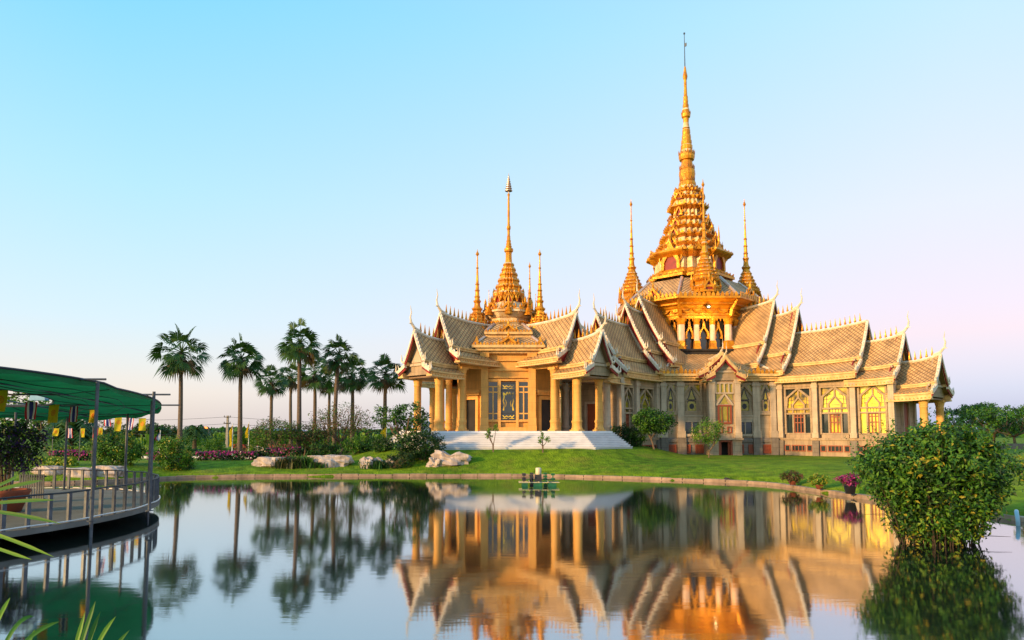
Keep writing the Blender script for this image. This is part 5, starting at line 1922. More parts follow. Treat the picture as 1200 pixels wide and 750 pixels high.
# grasses on the kerb by the rocks
def tuft(px, Y, w_, h, n, label, seed, mats, z=None):
    r = random.Random(seed)
    x = pt(px, Y)
    z0 = gz(x, Y) if z is None else z
    mb = MB()
    for _ in range(n):
        a = r.uniform(0, 6.28)
        b0 = Vector((r.gauss(0, w_ * .35), r.gauss(0, .2), -.05))
        out = Vector((math.cos(a), math.sin(a) * .6, 0)) * r.uniform(.1, .6) * h
        hh = h * r.uniform(.5, 1.1)
        s_ = Vector((-math.sin(a), math.cos(a), 0)) * .028
        m1 = b0 + out * .4 + Vector((0, 0, hh * .7))
        tp = b0 + out * 1.2 + Vector((0, 0, hh * r.uniform(.6, 1.0)))
        mb.mi = r.randrange(len(mats))
        mb.add([b0 - s_, b0 + s_, m1 + s_, m1 - s_, tp], [(0, 1, 2, 3), (3, 2, 4)])
    o = mb.build('grass_tuft', [M[k] for k in mats], None, (x, Y, z0), fixn=False)
    tag(o, label, 'grass tuft')
tuft(342, 48.6, 1.5, .95, 420, 'dark overhanging grass tuft before the flat rock', 81, ['lf3', 'lf5'])
tuft(357, 49.0, .9, .95, 240, 'bright green grass tuft between the flat rock and the long boulder', 82, ['lf2', 'lf1'])
tuft(372, 48.9, 1.2, .5, 260, 'low olive grass tuft in front of the long boulder', 83, ['lf5', 'lf1'])
tuft(440, 48.8, 1.2, .7, 300, 'dark grass tuft over the saddle shaped rock', 84, ['lf3', 'lf1'])

# big leafy bush standing in the pond
BX, BY = at(1100, 640, 19.3).x, 19.3
r = random.Random(90)
bush = thing('pond_bush', 'big many stemmed bush with yellowing leaves standing in the pond at the right', 'bush', (BX, BY, 0.0))
mb = MB()
for k in range(90):
    a = r.uniform(0, 6.283)
    q = r.random() ** .5
    b0 = Vector((math.cos(a) * .88 * q, math.sin(a) * .6 * q, -.5))
    e = Vector((b0.x * 1.75 + r.uniform(-.35, .35), b0.y * 2.0, r.uniform(1.2, 2.9)))
    m1 = b0.lerp(e, .45) + Vector((r.uniform(-.06, .06), 0, .12))
    mb.tube([b0, m1, e], [r.uniform(.012, .026), .014, .004], 5)
for k in range(16):                              # arching twigs that hang out over the water
    a = r.uniform(math.pi * .8, math.pi * 2.2)
    e = Vector((math.cos(a) * r.uniform(1.2, 2.1), math.sin(a) * 1.2, r.uniform(.2, 1.3)))
    mb.tube([(e.x * .3, e.y * .3, .1), (e.x * .7, e.y * .7, e.z * 1.05), e], [.016, .010, .004], 4)
mb.build('stem', M['stem_dark'], bush)
mb = MB()
WB = [5.5, 2.6, .45, 3.2, .4]
bl = [((-.1, 0, 2.05), (1.9, 1.4, .95)), ((-1.0, 0, 1.95), (1.05, 1.0, .8)), ((1.05, 0, 1.9), (1.05, 1.0, .85)), ((.1, -.2, 2.6), (1.2, 1.0, .6)), ((-.6, -.2, 2.45), (.8, .8, .6)), ((.8, -.1, 2.5), (.8, .8, .55))]
foliage(mb, r, bl, 1500, 11, .20, .15, .066, WB, fold=True, shell=.4)
foliage(mb, r, [((0, 0, 1.9), (1.5, 1.0, .95)), ((0, 0, 1.0), (1.1, .8, .7))], 240, 10, .25, .2, .12, [3, 1, .2, 5, .2], shell=.1)
foliage(mb, r, [((0, -.1, 1.2), (1.6, 1.15, .6)), ((0, -.1, .8), (1.35, 1.0, .62))], 900, 9, .20, .14, .06, [4, 3, 1.0, 4, .5], fold=True, shell=.55)
foliage(mb, r, [((0, -.1, .40), (1.15, .85, .36))], 300, 8, .16, .13, .055, [4, 2, 1.4, 4, .4], fold=True, shell=.6)
# leafy shoots that break the outline
for k in range(150):
    d = rv(r)
    if d.z < -.25:
        continue
    c = Vector((d.x * 2.0, d.y * 1.5, 1.95 + d.z * 1.05))
    ax = (d * .8 + Vector((0, 0, .75)) + rv(r) * .25).normalized()
    nl = r.randint(8, 19)
    for j in range(nl):
        p = c + ax * (.04 * j)
        s_ = rv(r)
        s_ = (s_ - ax * s_.dot(ax)).normalized()
        mb.mi = r.choices(range(5), [4, 4, .4, 1.2, .6])[0]
        leaf(mb, p, (ax + s_ * .3).normalized(), (s_ + ax * .7).normalized(), .15 * (1.1 - .5 * j / nl), .058)
mb.build('foliage', [M['lf1'], M['lf2'], M['lf4'], M['lf3'], M['lf6']], bush, fixn=False)

# right hand background trees (umbrella crowns) and left hand distant trees
for i, (px, Y, zc, rx, rz_, lab) in enumerate((
        (1128, 105, 4.3, 3.8, 1.5, 'dark feathery tree just right of the hall porch'),
        (1162, 92, 4.1, 4.2, 1.2, 'flat topped umbrella tree behind the pond bush'),
        (1192, 88, 3.4, 4.2, 1.4, 'spreading tree with a bare trunk at the right edge of the photo'),
        (1150, 112, 5.6, 2.6, .9, 'tall layered tree rising above the umbrella tree'),
        (1215, 98, 4.2, 4.0, 1.7, 'dense tree cut by the right edge of the photo'),
        (1098, 118, 2.4, 3.2, 1.0, 'low tree seen through the hall porch'))):
    x = pt(px, Y)
    tree('background_tree', lab, 'tree', x, Y, zc, [((0, 0, zc), (rx, rx * .8, rz_)), ((-rx * .55, 0, zc + rz_ * .5), (rx * .5, rx * .5, rz_ * .45)), ((rx * .5, 0, zc + rz_ * .65), (rx * .55, rx * .5, rz_ * .4)), ((rx * .2, 0, zc - rz_ * .8), (rx * .7, rx * .6, rz_ * .5))], ['lf1', 'lf3', 'lf2'], [4, 3.5, 1.2], 150, 18, .48, .34, .18, 100 + i, trunk=(.20, rx * .8, 7, .5), group='trees right of the hall', z=.75, shell=.45)
for i, (px, Y, top, hw, lab) in enumerate((
        (172, 150, 496, 26, 'broad dark distant tree left of the lone palm trunk'), (196, 170, 499, 22, 'low distant tree behind the lone palm'),
        (246, 140, 502, 24, 'distant dark tree behind the street lamp'), (268, 160, 508, 14, 'small distant tree right of the street lamp'),
        (285, 120, 504, 16, 'dark green tree behind the utility pole'), (120, 110, 488, 14, 'feathery tree seen under the canopy edge'), (136, 120, 490, 12, 'thin distant tree right of the feathery tree'),
        (150, 180, 503, 20, 'far low tree between the canopy posts'), (20, 70, 446, 34, 'leafy tree behind the yellow flag at the left edge'), (55, 75, 450, 26, 'yellow green tree seen through the canopy opening'), (425, 130, 500, 26, 'distant dark tree behind the frangipani'), (375, 150, 503, 22, 'far tree behind the bare tree'))):
    x = pt(px, Y)
    zt_ = at(px, top, Y).z
    hh = zt_ - .7
    rx = hw / FPX * Y
    ylw = px in (20, 55)
    tree('distant_tree', lab, 'tree', x, Y, hh * .7, [((0, 0, hh * .62), (rx, rx * .7, hh * .40)), ((-rx * .4, 0, hh * .5), (rx * .6, rx * .5, hh * .35)), ((rx * .45, 0, hh * .55), (rx * .55, rx * .5, hh * .33))], ['lf6', 'lf2', 'lf1'] if ylw else ['lf3', 'lf1', 'lf5'], [2, 2, 3] if ylw else [5, 2, 1], 130, 14, rx * .14, rx * .11, rx * .07, 200 + i, trunk=(.06 * rx + .08, rx * .6, 5, .4), group='distant trees on the left', z=.6, shell=.4, sub=1)
# low green field plants
r = random.Random(300)
for i in range(26):
    px = 166 + i * 11.5 + r.uniform(-3, 3)
    Y = r.uniform(84, 100)
    x = pt(px, Y)
    hgt = r.uniform(1.9, 2.8)
    mb = MB()
    for k in range(34):
        a = r.uniform(0, 6.28)
        rr_ = r.uniform(0, 1.0)
        b0 = Vector((math.cos(a) * rr_, math.sin(a) * rr_, 0))
        o_ = Vector((math.cos(a), math.sin(a), 0))
        ln = hgt * r.uniform(.5, 1.0)
        s_ = Vector((-math.sin(a), math.cos(a), 0)) * .16
        m1 = b0 + o_ * .25 + Vector((0, 0, ln * .8))
        mb.mi = r.randrange(3)
        mb.add([b0, m1 + s_, m1 - s_, b0 + o_ * .8 + Vector((0, 0, ln * .85))], [(0, 1, 2), (1, 3, 2)])
    o = mb.build('field_plant', [M['lf6'], M['lf2'], M['lf1']], None, (x, Y, .75), fixn=False)
    tag(o, 'broad leaved lime plant in the field row beyond the garden hedges', 'plant', 'field plants beyond the hedges')
# far woods along the horizon: one mass
r = random.Random(310)
mb = MB()
for k in range(5200):
    a = rad(r.uniform(-48, 48))
    d = r.uniform(300, 420)
    h = 1.6 + 2.2 * (.5 + noise.noise(Vector((a * 9, 0, 0)))) + 1.0 * noise.noise(Vector((a * 40, 3, 0)))
    p = Vector((math.sin(a) * d, math.cos(a) * d, .4 + h * r.random() ** .7))
    mb.mi = r.randrange(2)
    leaf_quad(mb, p, (Vector((-math.sin(a), -math.cos(a), .5)) + rv(r) * .7).normalized(), rv(r), 3.4, 2.2)
tag(mb.build('distant_woods', [M['lf3'], M['lf1']], None, fixn=False), 'far dark woods along the horizon', 'woods', kind='stuff')
# faint blue hill
hm = pmat('hill_haze', (.20, .34, .62), (.18, .30, .56), .002, 1.0)
P, F = [], []
nh = 40
for k in range(nh + 1):
    a = rad(-40 + 60 * k / nh)
    d = 2600
    h = 3 + 15 * math.exp(-((a + rad(18.3)) / .02) ** 2) + 2 * noise.noise(Vector((a * 7, 1, 0)))
    for (dd, z) in ((0, -5), (260, h * .6), (520, h), (1100, -5)):
        P.append((math.sin(a) * (d + dd), math.cos(a) * (d + dd), z))
for k in range(nh):
    for j in range(3):
        F.append((k * 4 + j, k * 4 + 4 + j, k * 4 + 5 + j, k * 4 + 1 + j))
mb = MB()
mb.smooth = True
mb.add(P, F)
tag(mb.build('hills', hm, None), None, None, kind='structure')
# ------------------------------------------------------------------ rocks
def rock(px, Y, size, label, seed, flat=.75, rz=0, z=None, rough=.35, saddle=0.0):
    r = random.Random(seed)
    x = pt(px, Y)
    z0 = gz(x, Y) if z is None else z
    n, m = 26, 16
    P, F = [], []
    off = Vector((seed * 3.7, seed * 1.3, 0))
    for j in range(m + 1):
        v = math.pi * j / m
        for i in range(n):
            u = 2 * math.pi * i / n
            d = Vector((math.cos(u) * math.sin(v), math.sin(u) * math.sin(v), math.cos(v)))
            k = 1 + rough * noise.noise(d * 1.3 + off) + rough * .5 * noise.noise(d * 3.1 + off) + rough * .34 * noise.noise(d * 6 + off)
            cell = noise.noise(d * 2.2 + off * 2)
            k += -.20 * abs(cell) ** .7
            k -= .10 * abs(noise.noise(d * 5.5 + off)) ** .6
            sx = max(-flat, min(flat, d.z * k)) / flat
            q = Vector((d.x * k * size[0], d.y * k * size[1], sx * size[2] * (1 + .16 * noise.noise(d * 2 + off))))
            if saddle:
                q.z -= saddle * size[2] * math.exp(-((q.x / size[0] - .05) / .28) ** 2) * max(0, q.z / size[2])
            P.append(q)
        # poles share a ring; fine for a rock
    for j in range(m):
        for i in range(n):
            k = (i + 1) % n
            F.append((j * n + i, (j + 1) * n + i, (j + 1) * n + k, j * n + k))
    mb = MB()
    mb.add(P, F)
    o = mb.build('rock', M['rock'], None, (x, Y, z0 + size[2] * .35))
    o.rotation_euler = (0, 0, rz)
    return tag(o, label, 'rock')
rock(320, 49.3, (1.45, .7, .42), 'long flat topped pale rock on the kerb below the flower hedge', 3, flat=.55, rough=.22)
rock(388, 49.6, (1.75, .75, .50), 'long low boulder with a dark slanting crease', 5, flat=.6, rough=.28)
rock(432, 49.2, (.62, .5, .55), 'small knobbly upright rock at the left of the saddle rock', 8, flat=.9, rough=.5)
rock(450, 49.6, (1.25, .6, .45), 'saddle shaped grey rock half covered by dark grass', 9, flat=.8, rough=.5, saddle=.7)
rock(527, 49.4, (1.55, .7, .68), 'jagged white rock with a deep hollow at the right of the dark bush', 14, flat=.9, rough=.62, saddle=.55)
rock(510, 49.0, (.5, .4, .42), 'broken lump of pale rock leaning on the jagged white rock', 16, flat=.8, rough=.6)
rock(60, 42.2, (.95, .6, .32), 'flat pale rock on the left shore below the yellow green hedge', 17, flat=.5, rough=.25)
rock(97, 42.0, (1.1, .6, .34), 'second pale shore rock, behind the nearest canopy post', 18, flat=.5, rough=.28)
rock(128, 42.6, (1.2, .6, .42), 'long pale shore rock below the wider lime bush', 19, flat=.55, rough=.28)

# ------------------------------------------------------------------ deck, railing and canopy
DC = (-20.2, 22.0)
def sup(rx, ry, n, c=DC, e=2.05):
    o = []
    for k in range(n):
        a = 2 * math.pi * k / n
        cx, sx = math.cos(a), math.sin(a)
        o.append((c[0] + rx * math.copysign(abs(cx) ** (2 / e), cx), c[1] + ry * math.copysign(abs(sx) ** (2 / e), sx)))
    return o
DZ = .45
deck = thing('pond_deck', 'grey concrete deck with rounded end standing over the pond at the left', 'deck', (DC[0], DC[1], 0))
D0 = Matrix.Translation((-DC[0], -DC[1], 0))
mb = MB(D0)
mb.prism(sup(8.0, 9.5, 72), 'z', DZ - .16, DZ)
mb.build('slab', M['concrete'], deck)
mb = MB(D0)
for (fx, fy) in ((.55, -.62), (.66, .1), (.5, .7), (-.1, .74), (-.1, -.74), (0, 0), (.3, -.3), (-.7, .2), (-.6, -.5)):
    mb.tube([(DC[0] + fx * 8, DC[1] + fy * 9.5, -1.0), (DC[0] + fx * 8, DC[1] + fy * 9.5, DZ - .17)], .16, 8)
mb.build('pile', M['concrete'], deck)
rail = thing('deck_railing', 'grey metal railing with upright posts round the pond deck', 'railing', (DC[0], DC[1], DZ))
R0 = Matrix.Translation((-DC[0], -DC[1], -DZ))
ring = sup(7.92, 9.42, 240)
# evenly spaced along the edge, leaving the landward side open
cum, L_ = [0], 0
for i in range(len(ring)):
    a, b_ = ring[i], ring[(i + 1) % len(ring)]
    L_ += math.hypot(b_[0] - a[0], b_[1] - a[1])
    cum.append(L_)
def along(s_):
    s_ %= L_
    for i in range(len(ring)):
        if cum[i + 1] >= s_:
            a, b_ = ring[i], ring[(i + 1) % len(ring)]
            u = (s_ - cum[i]) / (cum[i + 1] - cum[i] + 1e-9)
            return (a[0] + (b_[0] - a[0]) * u, a[1] + (b_[1] - a[1]) * u)
np_ = 84
sp_ = []
for k in range(np_):
    q = along(L_ * k / np_)
    if q[0] > -25.5:
        sp_.append((k, q))
        mb = MB(R0)
        mb.box((q[0], q[1], DZ + .40), (.075, .10, .84), math.atan2(q[1] - DC[1], q[0] - DC[0]))
        mb.build('post', M['metal'], rail)
for nm, z, r_, mt, ro in (('top_rail', DZ + .84, .028, 'metal_dark', 0), ('bottom_rail', DZ + .05, .022, 'whitep', .08)):
    mb = MB(R0)
    rg = sup(7.92 + ro, 9.42 + ro, 160)
    seq = [q for q in rg if q[0] > -25.6]
    # order them so the run starts on the open landward side
    seq.sort(key=lambda q: math.atan2(q[1] - DC[1], q[0] - DC[0]))
    mb.tube([(q[0], q[1], z + .012 * math.sin(i * .8)) for i, q in enumerate(seq)], r_, 6)
    mb.build(nm, M[mt], rail)
# lattice gate panel beside the pot
gate = thing('deck_screen', 'grey slatted metal screen beside the terracotta pot on the deck', 'screen', at(36, 590, 25.5).xy.to_3d() + Vector((0, 0, DZ)))
mb = MB()
for k in range(11):
    mb.box((-.42 + k * .084, .012 * math.sin(k), .52), (.05, .03, .96))
mb.build('slat', M['metal'], gate)
mb = MB()
for z in (.12, .92):
    mb.box((0, .035, z), (.96, .04, .05))
mb.build('crossbar', M['metal'], gate)

def cz_(x, y):
    return 4.62 - .03 * (y - 18) - .003 * max(0, y - 18) ** 2
can = thing('shade_canopy', 'green shade net canopy on grey pipe posts over the pond deck', 'canopy', (DC[0], DC[1], 0))
outer = sup(7.85, 9.6, 96)
inner = [(a, b_) for a, b_ in sup(3.4, 3.9, 96, c=(-20.9, 25.6))]
mb = MB(D0)
mb.smooth = True
P, F = [], []
nr = 6
for j in range(nr + 1):
    u = j / nr
    for i in range(96):
        x = outer[i][0] + (inner[i][0] - outer[i][0]) * u
        y = outer[i][1] + (inner[i][1] - outer[i][1]) * u
        sag = -.16 * math.sin(u * math.pi) * (1 + .25 * math.sin(i * .9)) + .14 * u
        edge = -.13 * (1 - min(1, u * 3)) * (.5 + .5 * math.cos(i * 96 / 14 * .9))
        P.append((x, y, cz_(x, y) + sag + edge))
n0 = len(P)
P += [(p[0], p[1], p[2] - .015) for p in P]
for j in range(nr):
    for i in range(96):
        k = (i + 1) % 96
        F.append((j * 96 + i, j * 96 + k, (j + 1) * 96 + k, (j + 1) * 96 + i))
mb.add(P[:n0], F)
# hanging selvage
P2 = []
for i in range(96):
    x, y, z = P[i]
    P2 += [(x, y, z), (DC[0] + (x - DC[0]) * 1.004, DC[1] + (y - DC[1]) * 1.004, z - .16 - .05 * math.sin(i * 1.3))]
F2 = [(2 * i, 2 * i + 1, (2 * i + 3) % 192, (2 * i + 2) % 192) for i in range(96)]
mb.add(P2, F2)
mb.build('net', M['net'], can, fixn=False)
posts = []
for (px, py) in ((107, 611), (175, 599)):
    q = onz(px, py, DZ)
    posts.append((q.x, q.y))
posts += [(-12.75, 25.0), (-16.1, 29.6), (-19.5, 31.0), (-23.5, 30.4), (-18.3, 21.5), (-20.5, 29.2), (-14.4, 15.6)]
for (x, y) in posts:
    mb = MB(D0)
    mb.tube([(x, y, -.3 if abs(x + 12.4) < .6 else DZ), (x, y, 2.4), (x + .0, y, cz_(x, y) - .14)], .05, 8)
    mb.tube([(x, y, DZ + .005), (x, y, DZ + .03)], .12, 8)
    mb.build('post', M['metal'], can)
mb = MB(D0)
for y in (17.0, 20.3, 24.4, 27.6, 30.4):
    half = 8.1 * (1 - min(1, abs((y - 22) / 9.7)) ** 2.05) ** (1 / 2.05)
    mb.tube([(DC[0] - half, y, cz_(0, y) - .05), (DC[0] + half + (.5 if y > 20 else .1), y, cz_(0, y) - .05)], .035, 6)
for x in (-15.2, -18.5, -23.5):
    half = 9.7 * (1 - min(1, abs((x - DC[0]) / 8.1)) ** 2.05) ** (1 / 2.05)
    mb.tube([(x, 22 + half * (k / 6 - 1), cz_(0, 22 + half * (k / 6 - 1)) - .1) for k in range(13)], .03, 6)
mb.build('beam', M['metal'], can)
mb = MB(D0)
mb.tube([(p[0], p[1], p[2] + .0) for p in P[:96]] + [P[0]], .035, 6)
mb.tube([(p[0], p[1], p[2]) for p in P[nr * 96:nr * 96 + 96]] + [P[nr * 96]], .03, 6)
mb.build('edge_cable', M['metal_dark'], can)
mb = MB(D0)
for i in range(0, 96, 8):
    mb.tube([(P[j * 96 + i][0], P[j * 96 + i][1], P[j * 96 + i][2] - .012) for j in range(nr + 1)], .012, 4)
for j in (2, 4):
    mb.tube([(p[0], p[1], p[2] - .012) for p in P[j * 96:j * 96 + 96]] + [P[j * 96]], .012, 4)
mb.build('seam_cord', M['metal_dark'], can)
sl = thing('canopy_lamp', 'pale blue box lamp slung under the opening of the green canopy', 'lamp', at(46, 466, 27))
mb = MB()
mb.box((0, 0, 0), (.55, .4, .22), .2, .85)
mb.build('housing', M['cyan'], sl)
mb = MB()
mb.tube([(0, 0, .1), (0, 0, .5)], .02, 5)
mb.build('hanger', M['metal_dark'], sl)

# pot with a violet flowering bush on the deck
q = onz(6, 600, DZ)
pot = thing('flower_pot', 'big terracotta pot on the left of the deck', 'pot', (q.x, q.y, DZ))
mb = MB()
mb.smooth = True
mb.loft(circ(20), [(.42, 0), (.62, .55), (.66, .62), (.66, .70), (.58, .70), (.56, .62)])
mb.build('body', M['terracotta'], pot)
mb = MB()
mb.loft(circ(16), [(.55, .55), (.55, .60)])
mb.build('soil', M['soil'], pot)
shrub('violet_bush', 'dark bush with violet flowers growing from the terracotta pot', 'bush', q.x, q.y, [((.1, 0, 1.6), (.95, .9, .65)), ((.3, -.1, 1.1), (.7, .7, .5)), ((-.6, 0, 1.5), (.8, .8, .7)), ((.55, 0, 1.8), (.55, .5, .4))], ['lf3', 'vio', 'lf5'], [5, 2.3, 1], 330, 16, .2, .09, .06, 75, z=DZ + .6)

# long blades in the near left corner, rooted on the near bank
r = random.Random(66)
bl = thing('spiky_plant', 'long bladed spiky plant in the near left corner', 'plant', (-4.1, 5.0, 1.05))
mb = MB()
def blade(mb, p0, p1, p2, w_):
    p0, p1, p2 = Vector(p0), Vector(p1), Vector(p2)
    n = 10
    P = []
    for k in range(n + 1):
        u = k / n
        c = p0 * (1 - u) ** 2 + p1 * 2 * u * (1 - u) + p2 * u * u
        d = ((p1 - p0) * (1 - u) + (p2 - p1) * u).normalized()
        s_ = d.cross(Vector((0, -1, .3))).normalized()
        ww = w_ * min(1, 4 * (1 - u) ** .8) * (.7 + .3 * min(1, u * 5))
        P += [c - s_ * ww * .5, c + Vector((0, -.3, .1)) * ww * -.5, c + s_ * ww * .5]
    F = []
    for k in range(n):
        o = 3 * k
        F += [(o, o + 1, o + 4, o + 3), (o + 1, o + 2, o + 5, o + 4)]
    mb.add(P, F)
base = Vector((-4.1, 5.0, 1.05))
def bl_px(a, b_, c, Y, w_):
    p = [at(*a, Y[0]) - base, at(*b_, Y[1]) - base, at(*c, Y[2]) - base]
    # control point so that the curve passes through the middle point
    ctl = p[1] * 2 - (p[0] + p[2]) / 2
    blade(mb, p[0], ctl, p[2], w_)
mb.mi = 0
for a, b_, c, w_ in (((-60, 590), (0, 568), (20, 556), .028), ((-60, 590), (5, 572), (50, 563), .03), ((-70, 600), (0, 589), (66, 586), .028), ((-70, 595), (0, 600), (72, 614), .028), ((-60, 610), (-5, 626), (64, 653), .026), ((-60, 620), (-10, 640), (38, 656), .024)):
    mb.mi = 1 if w_ > .027 else 0
    bl_px(a, b_, c, (4.9, 4.8, 4.7), w_ * .85)
for a, b_, c in (((-30, 800), (-6, 735), (12, 700)), ((-10, 800), (14, 740), (40, 722)), ((5, 800), (30, 752), (71, 728)), ((20, 810), (28, 770), (41, 737)), ((-40, 790), (-20, 720), (0, 690)), ((75, 830), (95, 755), (112, 704)), ((85, 830), (100, 765), (118, 716)), ((92, 830), (110, 765), (136, 722)), ((100, 830), (122, 778), (152, 738)), ((70, 830), (85, 770), (100, 716)), ((110, 830), (135, 780), (150, 748))):
    mb.mi = r.randrange(2)
    bl_px(a, b_, c, (4.4, 4.5, 4.6), .028)
mb.build('blade', [M['lf2'], M['lf1']], bl, fixn=False)

# ------------------------------------------------------------------ flags
def flag_mesh(kind, w_, h, seed, point=False):
    """hanging cloth; the stripes of the striped kind run down the cloth"""
    r = random.Random(seed)
    mb = MB()
    if kind == 'thai':
        cuts = [(0, 1 / 6, 0), (1 / 6, 1 / 3, 1), (1 / 3, 2 / 3, 2), (2 / 3, 5 / 6, 1), (5 / 6, 1, 0)]
        mats = [M['fred'], M['fwhite'], M['fblue']]
    else:
        cuts = [(0, 1, 0)]
        mats = [M['yellow'], M['orange']]
    ph = r.uniform(0, 6)
    wave = lambda u, v: .06 * w_ * math.sin(u * 5 + v * 4 + ph) * (.3 + v) * 1.6
    swing = r.uniform(-.12, .12)
    for (a, b_, mi) in cuts:
        mb.mi = mi
        n, m = max(1, int((b_ - a) * 8)), 8
        P = []
        for j in range(m + 1):
            v = j / m
            for i in range(n + 1):
                u = a + (b_ - a) * i / n
                P.append(((u - .5) * w_ + swing * v * h, wave(u, v), -v * h))
        mb.add(P, [(j * (n + 1) + i, j * (n + 1) + i + 1, (j + 1) * (n + 1) + i + 1, (j + 1) * (n + 1) + i) for j in range(m) for i in range(n)])
    o_em = None
    if kind != 'thai':
        em = MB()
        for (r0, r1) in ((.0, .10), (.17, .25)):
            for i in range(16):
                q0, q1 = 2 * math.pi * i / 16, 2 * math.pi * (i + 1) / 16
                P = []
                for (rr, q) in ((r0, q0), (r1, q0), (r1, q1), (r0, q1)):
                    u, v = .5 + rr * math.cos(q), .45 + rr * 1.0 * math.sin(q) * w_ / h * 1.35
                    P.append(((u - .5) * w_ + swing * v * h, wave(u, v) - .012, -v * h))
                em.add(P, [(0, 1, 2, 3)])
        for i in range(8):
            q = math.pi * i / 4
            c, s_ = math.cos(q), math.sin(q)
            P = []
            for (rr, off) in ((.08, .012), (.20, .012), (.20, -.012), (.08, -.012)):
                u, v = .5 + rr * c - off * s_, .45 + (rr * s_ + off * c) * w_ / h * 1.35
                P.append(((u - .5) * w_ + swing * v * h, wave(u, v) - .013, -v * h))
            em.add(P, [(0, 1, 2, 3)])
        o_em = em
    return mb, mats, o_em
fl_list = [(2, 457, 'y', 21.5, .36, .66), (37, 471, 't', 22.6, .34, .56), (64, 474, 'y', 23.6, .31, .61), (87, 476, 't', 24.6, .26, .55), (110, 480, 'y', 26.5, .28, .50), (125, 484, 't', 35, .30, .66), (139, 486, 'y', 37, .34, .86), (154, 489, 't', 40, .30, .72), (167, 490, 'y', 42, .40, .74)]
ordn = {'y': ['large yellow flag with an orange wheel at the left edge, under the canopy', 'yellow flag with an orange wheel hanging under the canopy opening', 'yellow flag half hidden behind the nearest canopy post', 'long yellow flag just left of the rear canopy post', 'yellow wheel flag at the far right end of the flag line'],
        't': ['largest red white and blue striped flag, below the blue box lamp', 'striped flag just left of the nearest canopy post', 'slim striped flag just right of the nearest canopy post', 'striped flag third from the right end, between the canopy posts']}
cnt = {'y': 0, 't': 0}
cord = []
for i, (px, py, kd, Y, w_, h) in enumerate(fl_list):
    p = at(px, py, Y)
    cord.append(p)
    mb, mats, em = flag_mesh('thai' if kd == 't' else 'y', w_, h, 400 + i)
    t = thing('hanging_flag', ordn[kd][cnt[kd]], 'flag', p, .15, 'flags strung along the deck')
    cnt[kd] += 1
    mb.build('cloth', mats, t, fixn=False)
    if em:
        em.build('wheel_emblem', M['orange'], t, fixn=False)
mb = MB()
cord = [at(-30, 452, 20.5)] + cord + [at(176, 491, 44)]
seq = []
for a, b_ in zip(cord[:-1], cord[1:]):
    for k in range(5):
        u = k / 5
        p = a.lerp(b_, u)
        p.z -= .05 * math.sin(u * math.pi)
        seq.append(p)
seq.append(cord[-1])
org = seq[0].copy()
mb.tube([p - org for p in seq], .012, 4)
tag(mb.build('flag_cord', M['metal_dark'], None, org), 'thin dark cord carrying the row of flags', 'cord')
# a second, smaller run behind it, each flag on its own thin stake
for i, (px, py, kd, Y, w_, h, lab) in enumerate(((66, 502, 'y', 46, .36, .5, 'small yellow flag on a stake left of the striped stake flag'), (82, 502, 't', 46, .3, .62, 'small striped flag on a stake under the canopy'), (97, 502, 'y', 46, .26, .58, 'narrow yellow flag on a tall stake beside the canopy post'),
                                                 (112, 502, 'r', 47, .3, .75, 'red flag on a stake right of the nearest canopy post'), (118, 501, 'y', 47.4, .26, .62, 'yellow flag on a stake beside the red stake flag'))):
    p = at(px, py, Y)
    z0 = gz(p.x, Y)
    t = thing('stake_flag', lab, 'flag', (p.x, Y, z0), 0, 'small flags on stakes along the left shore')
    mb = MB()
    mb.tube([(-.02 - w_ / 2, 0, -.2), (-.02 - w_ / 2, 0, p.z - z0 + .1)], .022, 5)
    mb.build('stake', M['metal'], t)
    mb, mats, em = flag_mesh('thai' if kd == 't' else 'y', w_, h, 430 + i)
    mb.M = Matrix.Identity(4)
    if kd == 'r':
        mats = [M['fred'], M['orange']]
        em = None
    o = mb.build('cloth', mats, t, Vector((0, 0, p.z - z0)), fixn=False)
    if em:
        em.build('wheel_emblem', M['orange'], o, fixn=False)
# flagpoles in the garden
def flagpole(px, ytop, ybase, Y, kind, label, fl_len, seed):
    p = at(px, ytop, Y)
    z0 = gz(p.x, Y)
    t = thing('flagpole', label, 'flagpole', (p.x, Y, z0), 0, 'flagpoles in the garden')
    H = p.z - z0
    mb = MB()
    mb.tube([(0, 0, -.2), (0, 0, H)], [.04, .025], 6)
    mb.build('pole', M['whitep'], t)
    r = random.Random(seed)
    mb = MB()
    mats = {'y': [M['yellow']], 't': [M['fred'], M['fwhite'], M['fblue']], 'r': [M['fred'], M['fblue']]}[kind]
    n, m = 6, 12
    # limp cloth gathered against the pole
    P = []
    for j in range(m + 1):
        v = j / m
        for i in range(n + 1):
            u = i / n
            wd = (.10 + .42 * math.sin(min(1, v * 1.25) * math.pi * .85)) * (1 if kind != 'y' else .95)
            P.append((-u * wd * (.7 + .3 * math.sin(v * 5 + seed)), .10 * math.sin(u * 9 + v * 3), H - .08 - v * fl_len - u * .25 * (1 - v)))
    for j in range(m):
        for i in range(n):
            mb.mi = 0 if len(mats) == 1 else ([0, 1, 2, 2, 1, 0][i] if len(mats) == 3 else (0 if i < 4 else 1))
            a = j * (n + 1) + i
            mb.add([P[a], P[a + 1], P[a + n + 2], P[a + n + 1]], [(0, 1, 2, 3)])
    mb.build('cloth', mats, t, fixn=False)
flagpole(188, 504, 528, 55, 't', 'flagpole with a limp striped flag left of the lone palm trunk', 1.15, 1)
flagpole(273, 496, 528, 56, 'y', 'flagpole with a long limp yellow flag right of the utility pole', 1.75, 2)
flagpole(292, 494, 524, 60, 'y', 'flagpole with a yellow flag beside the olive tree', 1.3, 3)
flagpole(375, 503, 526, 58, 'r', 'flagpole with a red and blue flag behind the bare tree', 1.2, 4)
flagpole(453, 495, 522, 59, 'y', 'flagpole with a narrow yellow flag behind the frangipani', 1.3, 5)

